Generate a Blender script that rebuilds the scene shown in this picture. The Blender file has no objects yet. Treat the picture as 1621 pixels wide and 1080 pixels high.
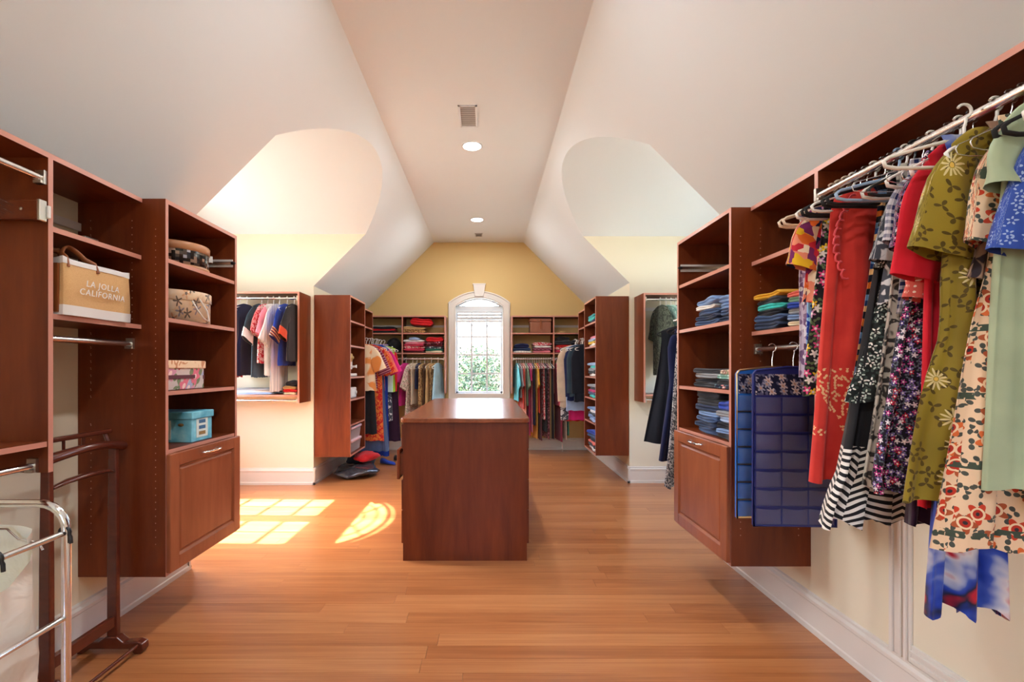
import bpy, bmesh, math, random
from mathutils import Vector, Matrix
R = random.Random(7)
PI = math.pi
SC = bpy.context.scene
COL = SC.collection

# ------------------------------------------------------------------ camera
HC = 1.255                      # eye height
cam = bpy.data.cameras.new('camera'); camo = bpy.data.objects.new('camera', cam); COL.objects.link(camo)
camo.location = (0, 0, HC); camo.rotation_euler = (PI/2, 0, 0)
cam.sensor_width = 36; cam.lens = 36*730/1621
cam.shift_x = 39.5/1621; cam.shift_y = 43/1621
cam.clip_start = 0.02; cam.clip_end = 200
SC.camera = camo

# ------------------------------------------------------------------ sky, sun, exposure
SUN_DIR = Vector((1.0, -0.03, -1.25)).normalized()      # the way the light travels
w = bpy.data.worlds.new('sky'); SC.world = w; w.use_nodes = True
wn = w.node_tree
for n in list(wn.nodes): wn.nodes.remove(n)
sky = wn.nodes.new('ShaderNodeTexSky'); sky.sky_type = 'NISHITA'; sky.sun_disc = False
sky.sun_elevation = math.asin(-SUN_DIR.z); sky.sun_rotation = math.atan2(-SUN_DIR.x, -SUN_DIR.y)
sky.air_density = 1.0; sky.dust_density = 4.0; sky.ozone_density = 1.0
bg = wn.nodes.new('ShaderNodeBackground'); bg.inputs['Strength'].default_value = 2.9
wo = wn.nodes.new('ShaderNodeOutputWorld')
wn.links.new(sky.outputs[0], bg.inputs[0]); wn.links.new(bg.outputs[0], wo.inputs[0])
sl = bpy.data.lights.new('sun', 'SUN'); sl.energy = 42; sl.angle = math.radians(0.6); sl.color = (1, .97, .92)
so = bpy.data.objects.new('sun', sl); COL.objects.link(so)
so.rotation_euler = SUN_DIR.to_track_quat('-Z', 'Y').to_euler()
LAMP_W = 15.5
SC.view_settings.view_transform = 'Standard'; SC.view_settings.look = 'None'
SC.view_settings.exposure = 0.38; SC.view_settings.gamma = 1.0
SC.view_settings.use_curve_mapping = False
SC.cycles.max_bounces = 12; SC.cycles.diffuse_bounces = 8; SC.cycles.transparent_max_bounces = 16
SC.cycles.sample_clamp_indirect = 6.0
SC.cycles.caustics_reflective = False; SC.cycles.caustics_refractive = False

def portal(loc, rot, sx, sy):
    l = bpy.data.lights.new('sky_portal', 'AREA'); l.shape = 'RECTANGLE'; l.size = sx; l.size_y = sy
    l.cycles.is_portal = True
    o = bpy.data.objects.new('sky_portal', l); COL.objects.link(o); o.location = loc; o.rotation_euler = rot

# ------------------------------------------------------------------ materials
def lin(c):
    return tuple(((x/12.92) if x <= .04045 else ((x+.055)/1.055)**2.4) for x in c)
def rgb(r, g, b):
    return lin((r/255, g/255, b/255)) + (1,)
MATS = {}
class NT:
    def __init__(s, name, rough=.6, spec=.5, sheen=0):
        m = bpy.data.materials.new(name); m.use_nodes = True; s.m = m; s.nt = m.node_tree
        s.b = s.nt.nodes['Principled BSDF']
        s.b.inputs['Roughness'].default_value = rough
        s.b.inputs['Specular IOR Level'].default_value = spec
        if sheen:
            s.b.inputs['Sheen Weight'].default_value = sheen
        MATS[name] = m
    def n(s, t, **kw):
        o = s.nt.nodes.new('ShaderNode'+t)
        for k, v in kw.items(): setattr(o, k, v)
        return o
    def l(s, a, b): s.nt.links.new(a, b)
    def setin(s, sock, v):
        if isinstance(v, bpy.types.NodeSocket): s.l(v, sock)
        elif v is not None: sock.default_value = v
    def math(s, op, a, b=None, c=None):
        o = s.n('Math', operation=op); s.setin(o.inputs[0], a); s.setin(o.inputs[1], b)
        if c is not None: s.setin(o.inputs[2], c)
        return o.outputs[0]
    def vmath(s, op, a, b=None):
        o = s.n('VectorMath', operation=op); s.setin(o.inputs[0], a)
        if b is not None: s.setin(o.inputs[1], b)
        return o.outputs[0]
    def mix(s, f, a, b):
        o = s.n('Mix', data_type='RGBA'); s.setin(o.inputs[0], f); s.setin(o.inputs[6], a); s.setin(o.inputs[7], b)
        return o.outputs[2]
    def ramp(s, f, stops, interp='LINEAR'):
        o = s.n('ValToRGB'); r = o.color_ramp; r.interpolation = interp
        while len(r.elements) < len(stops): r.elements.new(.5)
        for e, (p, c) in zip(r.elements, stops): e.position = p; e.color = c
        s.setin(o.inputs[0], f); return o.outputs[0]
    def obj(s): return s.n('TexCoord').outputs['Object']
    def noise(s, v, scale, detail=3, rough=.5, dist=0):
        o = s.n('TexNoise'); s.setin(o.inputs['Vector'], v); o.inputs['Scale'].default_value = scale
        o.inputs['Detail'].default_value = detail; o.inputs['Roughness'].default_value = rough
        o.inputs['Distortion'].default_value = dist
        return o.outputs[0]
    def scaled(s, v, sc): return s.vmath('MULTIPLY', v, sc)
    def color(s, c): s.setin(s.b.inputs['Base Color'], c)
    def bump(s, h, strength, dist=.01):
        o = s.n('Bump'); o.inputs['Strength'].default_value = strength; o.inputs['Distance'].default_value = dist
        s.l(h, o.inputs['Height']); s.l(o.outputs[0], s.b.inputs['Normal'])
    def flat(s):
        at = s.n('Attribute', attribute_name='cloth'); v = at.outputs['Vector']      # x: round the cloth, y: down the cloth
        sp = s.n('SeparateXYZ'); s.l(v, sp.inputs[0])
        return v, sp.outputs[0], sp.outputs[1]

def M_plain(name, c, rough=.5, spec=.5, metal=0, var=.0, vs=6, coat=0, trans=0, alpha=1):
    t = NT(name, rough, spec); t.b.inputs['Metallic'].default_value = metal
    t.b.inputs['Coat Weight'].default_value = coat
    if var:
        f = t.noise(t.obj(), vs, 3)
        t.color(t.ramp(f, [(.3, tuple(x*(1-var) for x in c[:3])+(1,)), (.7, tuple(min(1, x*(1+var)) for x in c[:3])+(1,))]))
    else:
        t.color(c)
    if trans: t.b.inputs['Transmission Weight'].default_value = trans
    if alpha < 1: t.b.inputs['Alpha'].default_value = alpha
    return t.m

def M_wood(name, dark, light, scale, rough=.38, coat=.08):
    t = NT(name, rough, .28); v = t.scaled(t.obj(), scale)
    oi = t.n('ObjectInfo'); r3 = t.n('CombineXYZ')
    for i in range(3): t.l(oi.outputs['Random'], r3.inputs[i])
    v = t.vmath('ADD', v, t.vmath('MULTIPLY', r3.outputs[0], (37, 19, 11)))
    n1 = t.noise(v, 1.0, 5, .6, .7); n2 = t.noise(t.scaled(v, (5, 5, 5)), 1.0, 3, .6)
    f = t.math('ADD', t.math('MULTIPLY', n1, .75), t.math('MULTIPLY', n2, .25))
    t.color(t.ramp(f, [(.3, dark), (.52, tuple((a+b)/2 for a, b in zip(dark, light))), (.72, light)]))
    t.b.inputs['Coat Weight'].default_value = coat; t.b.inputs['Coat Roughness'].default_value = .25
    return t.m

M_wood('cherry', (.098, .016, .004, 1), (.225, .047, .011, 1), (7, 7, .9))
M_wood('cherry_shelf', (.098, .016, .004, 1), (.225, .047, .011, 1), (.9, 7, 7))
M_wood('cherry_top', (.17, .040, .013, 1), (.33, .095, .033, 1), (7, .9, 7), .22, .5)
M_wood('cherry_door', (.22, .060, .024, 1), (.38, .120, .052, 1), (7, 7, .9), .3)
M_plain('edge_sheen', rgb(200, 138, 120), .28, .6)  # front edges of the panels: sky reflection put into a lighter, pinker colour
M_wood('valet_wood', (.085, .018, .010, 1), (.15, .032, .016, 1), (3, 3, 9), .18, .7)
M_wood('pale_back', (.5, .3, .16, 1), (.6, .4, .22, 1), (7, 7, .9))
t = NT('floorboard', .27, .5)
v = t.obj(); oi = t.n('ObjectInfo'); r3 = t.n('CombineXYZ')
for i in range(3): t.l(oi.outputs['Random'], r3.inputs[i])
v = t.vmath('ADD', t.scaled(v, (1.1, 16, 1)), t.vmath('MULTIPLY', r3.outputs[0], (41, 23, 7)))
n1 = t.noise(v, 1.6, 6, .65, .3); n2 = t.noise(t.scaled(v, (1, 4, 1)), 2.0, 3, .6)
f = t.math('ADD', t.math('MULTIPLY', n1, .6), t.math('MULTIPLY', n2, .4))
f = t.math('ADD', f, t.math('MULTIPLY', t.math('SUBTRACT', oi.outputs['Random'], .5), .16))
t.color(t.ramp(f, [(.3, (.32, .10, .030, 1)), (.5, (.45, .168, .058, 1)), (.72, (.58, .255, .098, 1))]))
t.b.inputs['Coat Weight'].default_value = .3; t.b.inputs['Coat Roughness'].default_value = .2
t.b.inputs['Roughness'].default_value = .28
M_plain('subfloor', (.10, .035, .012, 1), .6)
def M_wall(name, c):
    t = NT(name, .75, .3); n = t.noise(t.obj(), 90, 3)
    t.color(c); t.bump(n, .05, .004); return t.m
M_wall('wall_cream', rgb(230, 223, 200)); M_wall('wall_gold', rgb(214, 186, 128))
M_wall('ceiling_white', rgb(228, 236, 240)); M_plain('trim_white', rgb(224, 220, 212), .4)
M_plain('window_white', rgb(212, 215, 218), .35); M_plain('chrome', (.82, .82, .83, 1), .12, metal=1)
M_plain('nickel', (.62, .58, .52, 1), .3, metal=1); M_plain('rail_white', rgb(226, 224, 220), .4)
M_plain('satin_rod', (.86, .84, .82, 1), .22, metal=1); M_plain('brass', (.75, .55, .3, 1), .3, metal=1)
M_plain('black_plastic', (.012, .012, .013, 1), .35); M_plain('black_velvet', (.012, .011, .012, 1), .9)
M_plain('hanger_white', rgb(235, 230, 224), .35); M_plain('hanger_beige', rgb(214, 190, 166), .4)
M_plain('hanger_blue', rgb(150, 175, 205), .35); M_plain('wire', (.7, .7, .7, 1), .25, metal=1)
M_plain('pin_hole', rgb(196, 150, 130), .5); M_plain('vent_dark', (.42, .41, .40, 1), .7)
M_plain('leather', rgb(142, 78, 38), .45, var=.15); M_plain('exterior', rgb(200, 195, 185), .8)
t = NT('glass', .02); t.nt.nodes.remove(t.b)
tr = t.n('BsdfTransparent'); gl = t.n('BsdfGlossy'); gl.inputs['Roughness'].default_value = .02; mx = t.n('MixShader')
mx.inputs[0].default_value = .05
t.l(tr.outputs[0], mx.inputs[1]); t.l(gl.outputs[0], mx.inputs[2])
t.l(mx.outputs[0], t.nt.nodes['Material Output'].inputs[0])
t = NT('lamp_lens', .5); t.color((1, 1, 1, 1)); t.b.inputs['Emission Color'].default_value = (1, .95, .86, 1); t.b.inputs['Emission Strength'].default_value = 9

# fabric prints: colours, drawn in the garment's own flat coordinates
def fab(name, rough=.85): return NT(name, rough, .25, .15)
def weave(t, col, v):
    n = t.noise(v, 14, 3)
    return t.mix(t.math('MULTIPLY', n, .22), col, tuple([.6*x for x in (.5, .5, .5)])+(1,)) if False else col
def P_plain(name, c, rough=.85):
    t = fab(name, rough); f = t.noise(t.obj(), 9, 3)
    t.color(t.ramp(f, [(.3, tuple(x*.86 for x in c[:3])+(1,)), (.7, tuple(min(1, x*1.1) for x in c[:3])+(1,))]))
    t.bump(t.noise(t.obj(), 400, 2), .08, .002)
def P_stripe(name, cols, freq, ang=0.0, wob=.02):
    t = fab(name); v, x, z = t.flat()
    n = t.noise(v, 6, 2)
    u = t.math('ADD', t.math('MULTIPLY', z, math.cos(ang)), t.math('MULTIPLY', x, math.sin(ang)))
    u = t.math('ADD', u, t.math('MULTIPLY', n, wob))
    f = t.math('FRACT', t.math('MULTIPLY', u, freq))
    k = len(cols)
    t.color(t.ramp(f, [(i/k, c) for i, c in enumerate(cols)], 'CONSTANT'))
def P_check(name, a, b, freq):
    t = fab(name); v, x, z = t.flat()
    fx = t.math('LESS_THAN', t.math('FRACT', t.math('MULTIPLY', x, freq)), .5)
    fz = t.math('LESS_THAN', t.math('FRACT', t.math('MULTIPLY', z, freq)), .5)
    t.color(t.mix(t.math('MULTIPLY', t.math('ADD', fx, fz), .5), a, b))
def vor(t, v, scale, feature='F1', metric='EUCLIDEAN', rnd=1.0):
    o = t.n('TexVoronoi', voronoi_dimensions='2D', feature=feature, distance=metric)
    t.l(v, o.inputs['Vector']); o.inputs['Scale'].default_value = scale; o.inputs['Randomness'].default_value = rnd
    return o
def flower(t, v, scale, petals, rad, depth=.35, off=(0, 0, 0), twist=True):
    v2 = t.vmath('ADD', v, off); o = vor(t, v2, scale)
    loc = t.vmath('SUBTRACT', v2, o.outputs['Position'])
    sp = t.n('SeparateXYZ'); t.l(loc, sp.inputs[0])
    sc = t.n('SeparateColor'); t.l(o.outputs['Color'], sc.inputs[0])
    a = t.math('ARCTAN2', sp.outputs[1], sp.outputs[0])
    if twist: a = t.math('ADD', a, t.math('MULTIPLY', sc.outputs[0], 6.28))
    rr = t.math('ADD', t.math('MULTIPLY', t.math('COSINE', t.math('MULTIPLY', a, petals)), depth*rad), (1-depth)*rad)
    m = t.math('LESS_THAN', o.outputs['Distance'], rr)
    return m, o.outputs['Distance'], sc
def steps(cols): return [(i/len(cols), c) for i, c in enumerate(cols)]
def P_floral(name, base, cols, center, leaf, scale=22, petals=5, rad=.42, depth=.3, rough=.85, base2=None):
    t = fab(name, rough); v, x, z = t.flat()
    b = base
    if base2: b = t.ramp(t.noise(v, 5, 3), [(.4, base), (.6, base2)])
    ml, _, _ = flower(t, v, scale*1.25, 2, .5, .45, (3.1, 1.7, 0))
    c = t.mix(ml, b, leaf)
    m, d, sc = flower(t, v, scale, petals, rad, depth)
    c = t.mix(m, c, t.ramp(sc.outputs[1], steps(cols), 'CONSTANT'))
    c = t.mix(t.math('LESS_THAN', d, rad*.28), c, center)
    t.color(c)
def P_geo(name, cols, scale=14, metric='MANHATTAN'):
    t = fab(name); v, x, z = t.flat(); o = vor(t, v, scale, metric=metric)
    sc = t.n('SeparateColor'); t.l(o.outputs['Color'], sc.inputs[0])
    t.color(t.ramp(sc.outputs[0], steps(cols), 'CONSTANT'))
def P_swirl(name, a, b, scale=10, k=18, c=None):
    t = fab(name); v, x, z = t.flat(); n = t.noise(v, scale, 2, .4, 1.0)
    f = t.math('ADD', t.math('MULTIPLY', t.math('SINE', t.math('MULTIPLY', n, k)), .5), .5)
    t.color(t.ramp(f, [(.35, a), (.55, c or b), (.7, b)]))
def P_water(name, stops, scale=4):
    t = fab(name, .6); v, x, z = t.flat(); n = t.noise(v, scale, 3, .5, .4)
    k = len(stops); t.color(t.ramp(n, [(.34+.32*i/(k-1), c) for i, c in enumerate(stops)]))
def P_dots(name, a, b, scale=40, r=.28):
    t = fab(name); v, x, z = t.flat(); o = vor(t, v, scale, rnd=.35)
    t.color(t.mix(t.math('LESS_THAN', o.outputs['Distance'], r), a, b))
W_ = rgb(240, 236, 230); K_ = (.012, .012, .015, 1)
P_floral('lavender_print', rgb(206, 190, 208), [rgb(122, 92, 128), rgb(90, 60, 84), rgb(236, 228, 236)], W_, rgb(150, 120, 150), 16, 3, .5)
P_swirl('blue_paisley', rgb(28, 60, 170), rgb(150, 200, 240), 18, 20)
P_geo('geometric', [rgb(240, 196, 40), rgb(206, 40, 60), rgb(30, 30, 70), rgb(240, 150, 120), rgb(250, 230, 200), rgb(230, 110, 40), rgb(120, 40, 100)], 34)
P_floral('garden_floral', rgb(38, 34, 40), [rgb(250, 214, 60), rgb(226, 80, 140), rgb(240, 236, 226), rgb(210, 160, 200)], W_, rgb(96, 120, 80), 32, 5, .48)
P_plain('navy', rgb(24, 32, 74)); P_plain('black', (.014, .014, .018, 1)); P_plain('ink', rgb(22, 26, 38)); P_plain('slate', rgb(48, 66, 80))
def P_coral():
    t = fab('coral_red'); v, x, z = t.flat()
    f = t.noise(t.obj(), 9, 3)
    c = t.ramp(f, [(.3, rgb(196, 48, 44)), (.7, rgb(220, 66, 56))])
    m, d, sc = flower(t, v, 55, 2, .5, .4)
    band = t.math('MULTIPLY', t.math('LESS_THAN', z, -.66), t.math('GREATER_THAN', z, -.88))
    m2 = t.math('MULTIPLY', m, t.math('MULTIPLY', band, t.math('GREATER_THAN', t.noise(v, 7, 1), .44)))
    t.color(t.mix(m2, c, rgb(236, 190, 140)))
P_coral(); P_plain('coral_crochet', rgb(232, 88, 96))
P_stripe('blue_orange', [rgb(30, 60, 110), rgb(120, 160, 200), rgb(20, 20, 30), rgb(226, 120, 40), rgb(20, 22, 40), rgb(240, 190, 130)], 9, 0, .05)
P_floral('leaf_black', (.012, .014, .014, 1), [W_, rgb(190, 200, 190)], (.02, .02, .02, 1), rgb(56, 70, 66), 40, 4, .5, .6)

def P_bold():
    t = fab('bold_stripe'); v, x, z = t.flat()
    u = t.math('ADD', t.math('ADD', t.math('MULTIPLY', z, .95), t.math('MULTIPLY', t.math('ABSOLUTE', t.math('SINE', t.math('MULTIPLY', x, 14))), .04)), t.math('MULTIPLY', t.noise(v, 6, 2), .03))
    f = t.math('MULTIPLY', t.math('GREATER_THAN', t.math('FRACT', t.math('MULTIPLY', u, 52)), .5), t.math('LESS_THAN', z, -.90))
    t.color(t.mix(f, K_, W_))
P_bold()
P_swirl('grey_print', rgb(214, 214, 216), rgb(70, 74, 84), 16, 16)
P_swirl('taupe_swirl', rgb(190, 184, 172), rgb(58, 56, 54), 22, 22, rgb(150, 144, 132)); P_check('gingham', rgb(32, 42, 92), rgb(226, 222, 226), 46)
P_floral('purple_floral', rgb(24, 18, 36), [rgb(190, 60, 140), rgb(140, 120, 190), rgb(220, 210, 220), rgb(180, 30, 60), rgb(80, 60, 130)], W_, rgb(90, 100, 110), 60, 5, .5)
P_plain('dark_purple', rgb(54, 26, 50)); P_plain('red', rgb(206, 24, 44)); P_dots('salmon_dot', rgb(216, 96, 88), rgb(246, 220, 206), 60, .2)
def P_olive():
    t = fab('olive', .6); v, x, z = t.flat()
    f = t.noise(v, 5, 3); c = t.ramp(f, [(.3, rgb(128, 108, 24)), (.7, rgb(152, 130, 36))])
    m2, d2, s2 = flower(t, v, 26, 3, .42, .55, (2.3, .4, 0)); c = t.mix(m2, c, rgb(84, 66, 14))
    m, d, sc = flower(t, v, 12, 12, .34, .38)
    ring = t.math('MULTIPLY', m, t.math('GREATER_THAN', d, .08))
    pick = t.math('GREATER_THAN', sc.outputs[1], .35)
    c = t.mix(t.math('MULTIPLY', ring, pick), c, rgb(222, 204, 150))
    c = t.mix(t.math('MULTIPLY', t.math('LESS_THAN', d, .06), pick), c, rgb(232, 190, 90))
    t.color(c); t.bump(t.math('ADD', m, m2), .3, .003)
P_olive()
P_swirl('dusk_print', rgb(60, 50, 58), rgb(170, 140, 120), 14, 14)
def P_paisley():
    t = fab('paisley'); v, x, z = t.flat()
    c = rgb(238, 206, 172)
    m3, d3, s3 = flower(t, v, 34, 2, .46, .5, (1.2, 3.3, 0)); c = t.mix(m3, c, rgb(78, 82, 76))
    o = vor(t, v, 16); d = o.outputs['Distance']; sc = t.n('SeparateColor'); t.l(o.outputs['Color'], sc.inputs[0])
    tone = t.ramp(sc.outputs[0], steps([rgb(206, 66, 40), rgb(222, 110, 56), rgb(176, 86, 50)]), 'CONSTANT')
    m, dd, s_ = flower(t, v, 16, 5, .42, .22)
    c = t.mix(m, c, tone); c = t.mix(t.math('LESS_THAN', dd, .24), c, rgb(246, 214, 176)); c = t.mix(t.math('LESS_THAN', dd, .17), c, rgb(186, 52, 36))
    c = t.mix(t.math('LESS_THAN', dd, .07), c, rgb(60, 52, 56))
    b = t.math('LESS_THAN', t.math('ABSOLUTE', t.math('SUBTRACT', t.math('FRACT', t.math('MULTIPLY', z, 6.2)), .5)), .05)
    c = t.mix(t.math('MULTIPLY', b, t.math('GREATER_THAN', t.noise(v, 60, 1), .46)), c, rgb(70, 82, 70))
    t.color(c)
P_paisley()
P_plain('sage', rgb(172, 188, 156), .6); P_plain('crimson_lace', rgb(176, 24, 44))
def P_royal():
    t = fab('royal_blue', .5); v, x, z = t.flat()
    f = t.noise(v, 12, 3); c = t.ramp(f, [(.3, rgb(28, 56, 140)), (.7, rgb(42, 80, 176))])
    m, d, sc = flower(t, v, 40, 5, .42, .4); ring = t.math('MULTIPLY', m, t.math('GREATER_THAN', d, .16))
    t.color(t.mix(t.math('MULTIPLY', ring, .8), c, rgb(170, 190, 226)))
P_royal()
P_water('watercolor', [rgb(206, 30, 56), rgb(24, 30, 60), rgb(24, 60, 170), rgb(60, 90, 190), rgb(170, 180, 214), rgb(220, 216, 222), rgb(206, 40, 60)], 6)
for nm, c in dict(white=(236, 234, 232), pinstripe=(232, 232, 238), hot_pink=(214, 40, 130), pink=(232, 140, 160), peach=(240, 176, 150), mint=(186, 222, 208),
        teal=(40, 158, 166), brick=(190, 56, 44), sage_dark=(120, 158, 128), magenta=(196, 30, 104), mustard=(226, 170, 40), orange_red=(222, 72, 36), maroon=(92, 22, 34),
        tan=(196, 160, 110), burgundy=(140, 20, 56), coral=(232, 112, 96), sky=(168, 206, 220), gold=(150, 110, 62), brown=(104, 70, 46), beige=(208, 186, 160),
        grey=(150, 152, 158), denim=(62, 84, 124), denim_light=(120, 150, 196), denim_dark=(40, 54, 84), charcoal=(52, 54, 62), cobalt=(34, 66, 170), lime=(176, 214, 70), cream=(238, 222, 190),
        rose=(204, 60, 90), green=(40, 110, 90), aqua=(60, 196, 190), yellow=(232, 190, 50), lilac=(178, 150, 196), scarlet=(200, 30, 36), powder=(160, 186, 224)).items():
    P_plain(nm, rgb(*c))
P_stripe('pink_stripe', [rgb(214, 60, 90), W_, rgb(214, 60, 90), W_], 16, 0, 0); P_stripe('maroon_stripe', [rgb(110, 24, 50), rgb(170, 110, 130)], 34, 0, 0)
P_stripe('white_pin', [W_]*11+[rgb(120, 130, 160)], 26, PI/2, 0); P_swirl('red_gold', rgb(196, 34, 36), rgb(224, 130, 60), 20, 22)
P_swirl('cream_orange', rgb(240, 222, 190), rgb(228, 150, 80), 5, 7); P_floral('cream_floral', rgb(224, 204, 188), [rgb(190, 120, 120), rgb(150, 110, 100)], W_, rgb(150, 150, 120), 22)
P_floral('navy_floral', rgb(26, 34, 60), [rgb(230, 150, 150), rgb(226, 220, 214), rgb(110, 160, 200)], W_, rgb(90, 120, 130), 18)
P_swirl('gold_brocade', rgb(122, 84, 50), rgb(206, 168, 110), 26, 20); P_swirl('moss_lace', rgb(44, 56, 48), rgb(96, 110, 96), 26, 22)
P_swirl('mint_lace', rgb(120, 170, 160), rgb(176, 212, 202), 22, 18); P_floral('red_white', rgb(190, 30, 50), [W_], rgb(190, 30, 50), rgb(220, 150, 150), 26)
P_floral('maroon_floral', rgb(84, 20, 34), [rgb(206, 80, 110)], W_, rgb(120, 60, 60), 26); P_swirl('grey_fringe', rgb(196, 196, 200), rgb(70, 74, 84), 30, 24)
P_stripe('denim_pleat', [rgb(70, 90, 130), rgb(104, 126, 164), rgb(50, 66, 104)], 60, PI/2, 0); P_stripe('rust_stripe', [rgb(150, 60, 40), rgb(226, 200, 170), rgb(60, 60, 90)], 30, 0, 0)

# ------------------------------------------------------------------ mesh helpers
class MB:
    def __init__(s): s.v = []; s.f = []; s.mi = []; s.sm = []; s.uv = {}
    def add(s, vs, fs, mat=0, smooth=False, uv=None):
        o = len(s.v)
        if uv: s.uv.update({o+i: q for i, q in enumerate(uv)})
        s.v += [tuple(p) for p in vs]
        for f in fs: s.f.append(tuple(o+i for i in f)); s.mi.append(mat); s.sm.append(smooth)
        return s
    def box(s, x0, x1, y0, y1, z0, z1, mat=0, front=None, faces=None):
        vs = [(x0,y0,z0),(x1,y0,z0),(x1,y1,z0),(x0,y1,z0),(x0,y0,z1),(x1,y0,z1),(x1,y1,z1),(x0,y1,z1)]
        fs = [(0,3,2,1),(4,5,6,7),(0,1,5,4),(1,2,6,5),(2,3,7,6),(3,0,4,7)]
        o = len(s.v); s.v += vs
        for i, f in enumerate(fs):
            s.f.append(tuple(o+k for k in f)); s.mi.append(front if (front is not None and i == 2) else mat); s.sm.append(False)
        return s
    def quad(s, a, b, c, d, mat=0): return s.add([a, b, c, d], [(0,1,2,3)], mat)
    def tube(s, pts, r, n=8, closed=False, mat=0, caps=True, flat=1.0):
        pts = [Vector(p) for p in pts]; k = len(pts)
        rs = r if isinstance(r, (list, tuple)) else [r]*k
        ring = []; up = None
        for i, p in enumerate(pts):
            if closed: d = pts[(i+1) % k]-pts[i-1]
            else: d = pts[min(i+1, k-1)]-pts[max(i-1, 0)]
            d.normalize()
            if up is None:
                up = Vector((0,0,1)) if abs(d.z) < .9 else Vector((0,1,0))
            a = d.cross(up)
            if a.length < 1e-5: a = d.cross(Vector((1,0,0)))
            a.normalize(); up = a.cross(d).normalized()
            ring.append([p+(a*math.cos(2*PI*j/n)+up*math.sin(2*PI*j/n)*flat)*rs[i] for j in range(n)])
        vs = [q for rg in ring for q in rg]; fs = []
        for i in range(k if closed else k-1):
            i2 = (i+1) % k
            for j in range(n):
                j2 = (j+1) % n
                fs.append((i*n+j, i*n+j2, i2*n+j2, i2*n+j))
        s.add(vs, fs, mat, True)
        if caps and not closed:
            s.add(ring[0], [tuple(range(n))], mat); s.add(ring[-1], [tuple(reversed(range(n)))], mat)
        return s
    def lathe(s, prof, n=24, c=(0,0,0), mat=0, sx=1, sy=1, smooth=True):
        vs = []; fs = []
        for (r, z) in prof:
            for j in range(n): vs.append((c[0]+r*sx*math.cos(2*PI*j/n), c[1]+r*sy*math.sin(2*PI*j/n), c[2]+z))
        for i in range(len(prof)-1):
            for j in range(n):
                j2 = (j+1) % n; fs.append((i*n+j, i*n+j2, (i+1)*n+j2, (i+1)*n+j))
        return s.add(vs, fs, mat, smooth)
    def prism(s, poly, axis, a0, a1, mat=0, smooth=False):
        # poly in the plane of the two other axes, extruded along axis
        n = len(poly)
        def P(p, a): return {'x': (a, p[0], p[1]), 'y': (p[0], a, p[1]), 'z': (p[0], p[1], a)}[axis]
        s.add([P(p, a0) for p in poly]+[P(p, a1) for p in poly], [(i, (i+1) % n, n+(i+1) % n, n+i) for i in range(n)], mat, smooth)
        s.add([P(p, a0) for p in poly], [tuple(reversed(range(n)))], mat); s.add([P(p, a1) for p in poly], [tuple(range(n))], mat)
        return s
    def mesh(s, name, mats, bevel=0, seg=1, fixn=True):
        me = bpy.data.meshes.new(name); me.from_pydata(s.v, [], s.f)
        for m in (mats if isinstance(mats, (list, tuple)) else [mats]): me.materials.append(MATS[m])
        me.polygons.foreach_set('material_index', s.mi); me.polygons.foreach_set('use_smooth', s.sm)
        if bevel or fixn:
            bm = bmesh.new(); bm.from_mesh(me)
            if bevel:
                bmesh.ops.remove_doubles(bm, verts=bm.verts, dist=1e-5)
                es = [e for e in bm.edges if len(e.link_faces) == 2 and e.calc_face_angle(0) > .6]
                bmesh.ops.bevel(bm, geom=es, offset=bevel, segments=seg, affect='EDGES', profile=.5, clamp_overlap=True)
            bmesh.ops.recalc_face_normals(bm, faces=bm.faces)
            bm.to_mesh(me); bm.free()
        me.update()
        q = []
        for i, p in enumerate(me.vertices):
            c_ = s.uv.get(i); q += (c_[0], c_[1], 0.0) if c_ else (p.co[0]+p.co[1], p.co[2]+.5*(p.co[0]-p.co[1]), 0.0)
        me.attributes.new('cloth', 'FLOAT_VECTOR', 'POINT').data.foreach_set('vector', q)
        return me
    def build(s, name, mats, parent=None, bevel=0, seg=1, loc=None, rot=None, fixn=True):
        o = bpy.data.objects.new(name, s.mesh(name, mats, bevel, seg, fixn)); COL.objects.link(o)
        if parent: o.parent = parent
        if loc: o.location = loc
        if rot is not None: o.rotation_euler = rot if isinstance(rot, (tuple, list)) else (0, 0, rot)
        return o
LABELS = set()
def tag(o, label=None, cat=None, group=None, kind=None):
    if label: o['label'] = label
    if cat: o['category'] = cat
    if group: o['group'] = group
    if kind: o['kind'] = kind
    return o
def empty(name, loc=(0,0,0), rot=0, **kw):
    o = bpy.data.objects.new(name, None); COL.objects.link(o); o.location = loc
    o.rotation_euler = rot if isinstance(rot, (tuple, list)) else (0, 0, rot); o.empty_display_size = .05
    return tag(o, **kw)
def struct(name, mb, mats, **kw): return tag(mb.build(name, mats, fixn=False, **kw), kind='structure')
def arc(cx, cz, r, a0, a1, n): return [(cx+r*math.cos(a0+(a1-a0)*i/n), cz+r*math.sin(a0+(a1-a0)*i/n)) for i in range(n+1)]

# ------------------------------------------------------------------ the room
XL, XR, F0, F1, ZC = -1.87, 1.56, -.82, .56, 3.19
YB, YF = 7.10, -2.60
DL = dict(y0=2.86, y1=4.97, xo=-3.10, sg=-1); DR = dict(y0=2.98, y1=5.05, xo=2.80, sg=1)
ZS, ZA = 2.70, 3.08                                 # vault spring and crown
def slope_x(z, sg): return (F0-(ZC-z)) if sg < 0 else (F1+(ZC-z))
def slope_z(x): return ZC-(F0-x) if x < F0 else (ZC-(x-F1) if x > F1 else ZC)
def vault_z(D, y):
    c = (D['y0']+D['y1'])/2; h = (D['y1']-D['y0'])/2; rise = ZA-ZS; r = (h*h+rise*rise)/(2*rise)
    return ZA-r+math.sqrt(max(0, r*r-(y-c)**2))
ZL, ZR = slope_z(XL), slope_z(XR)

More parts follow.
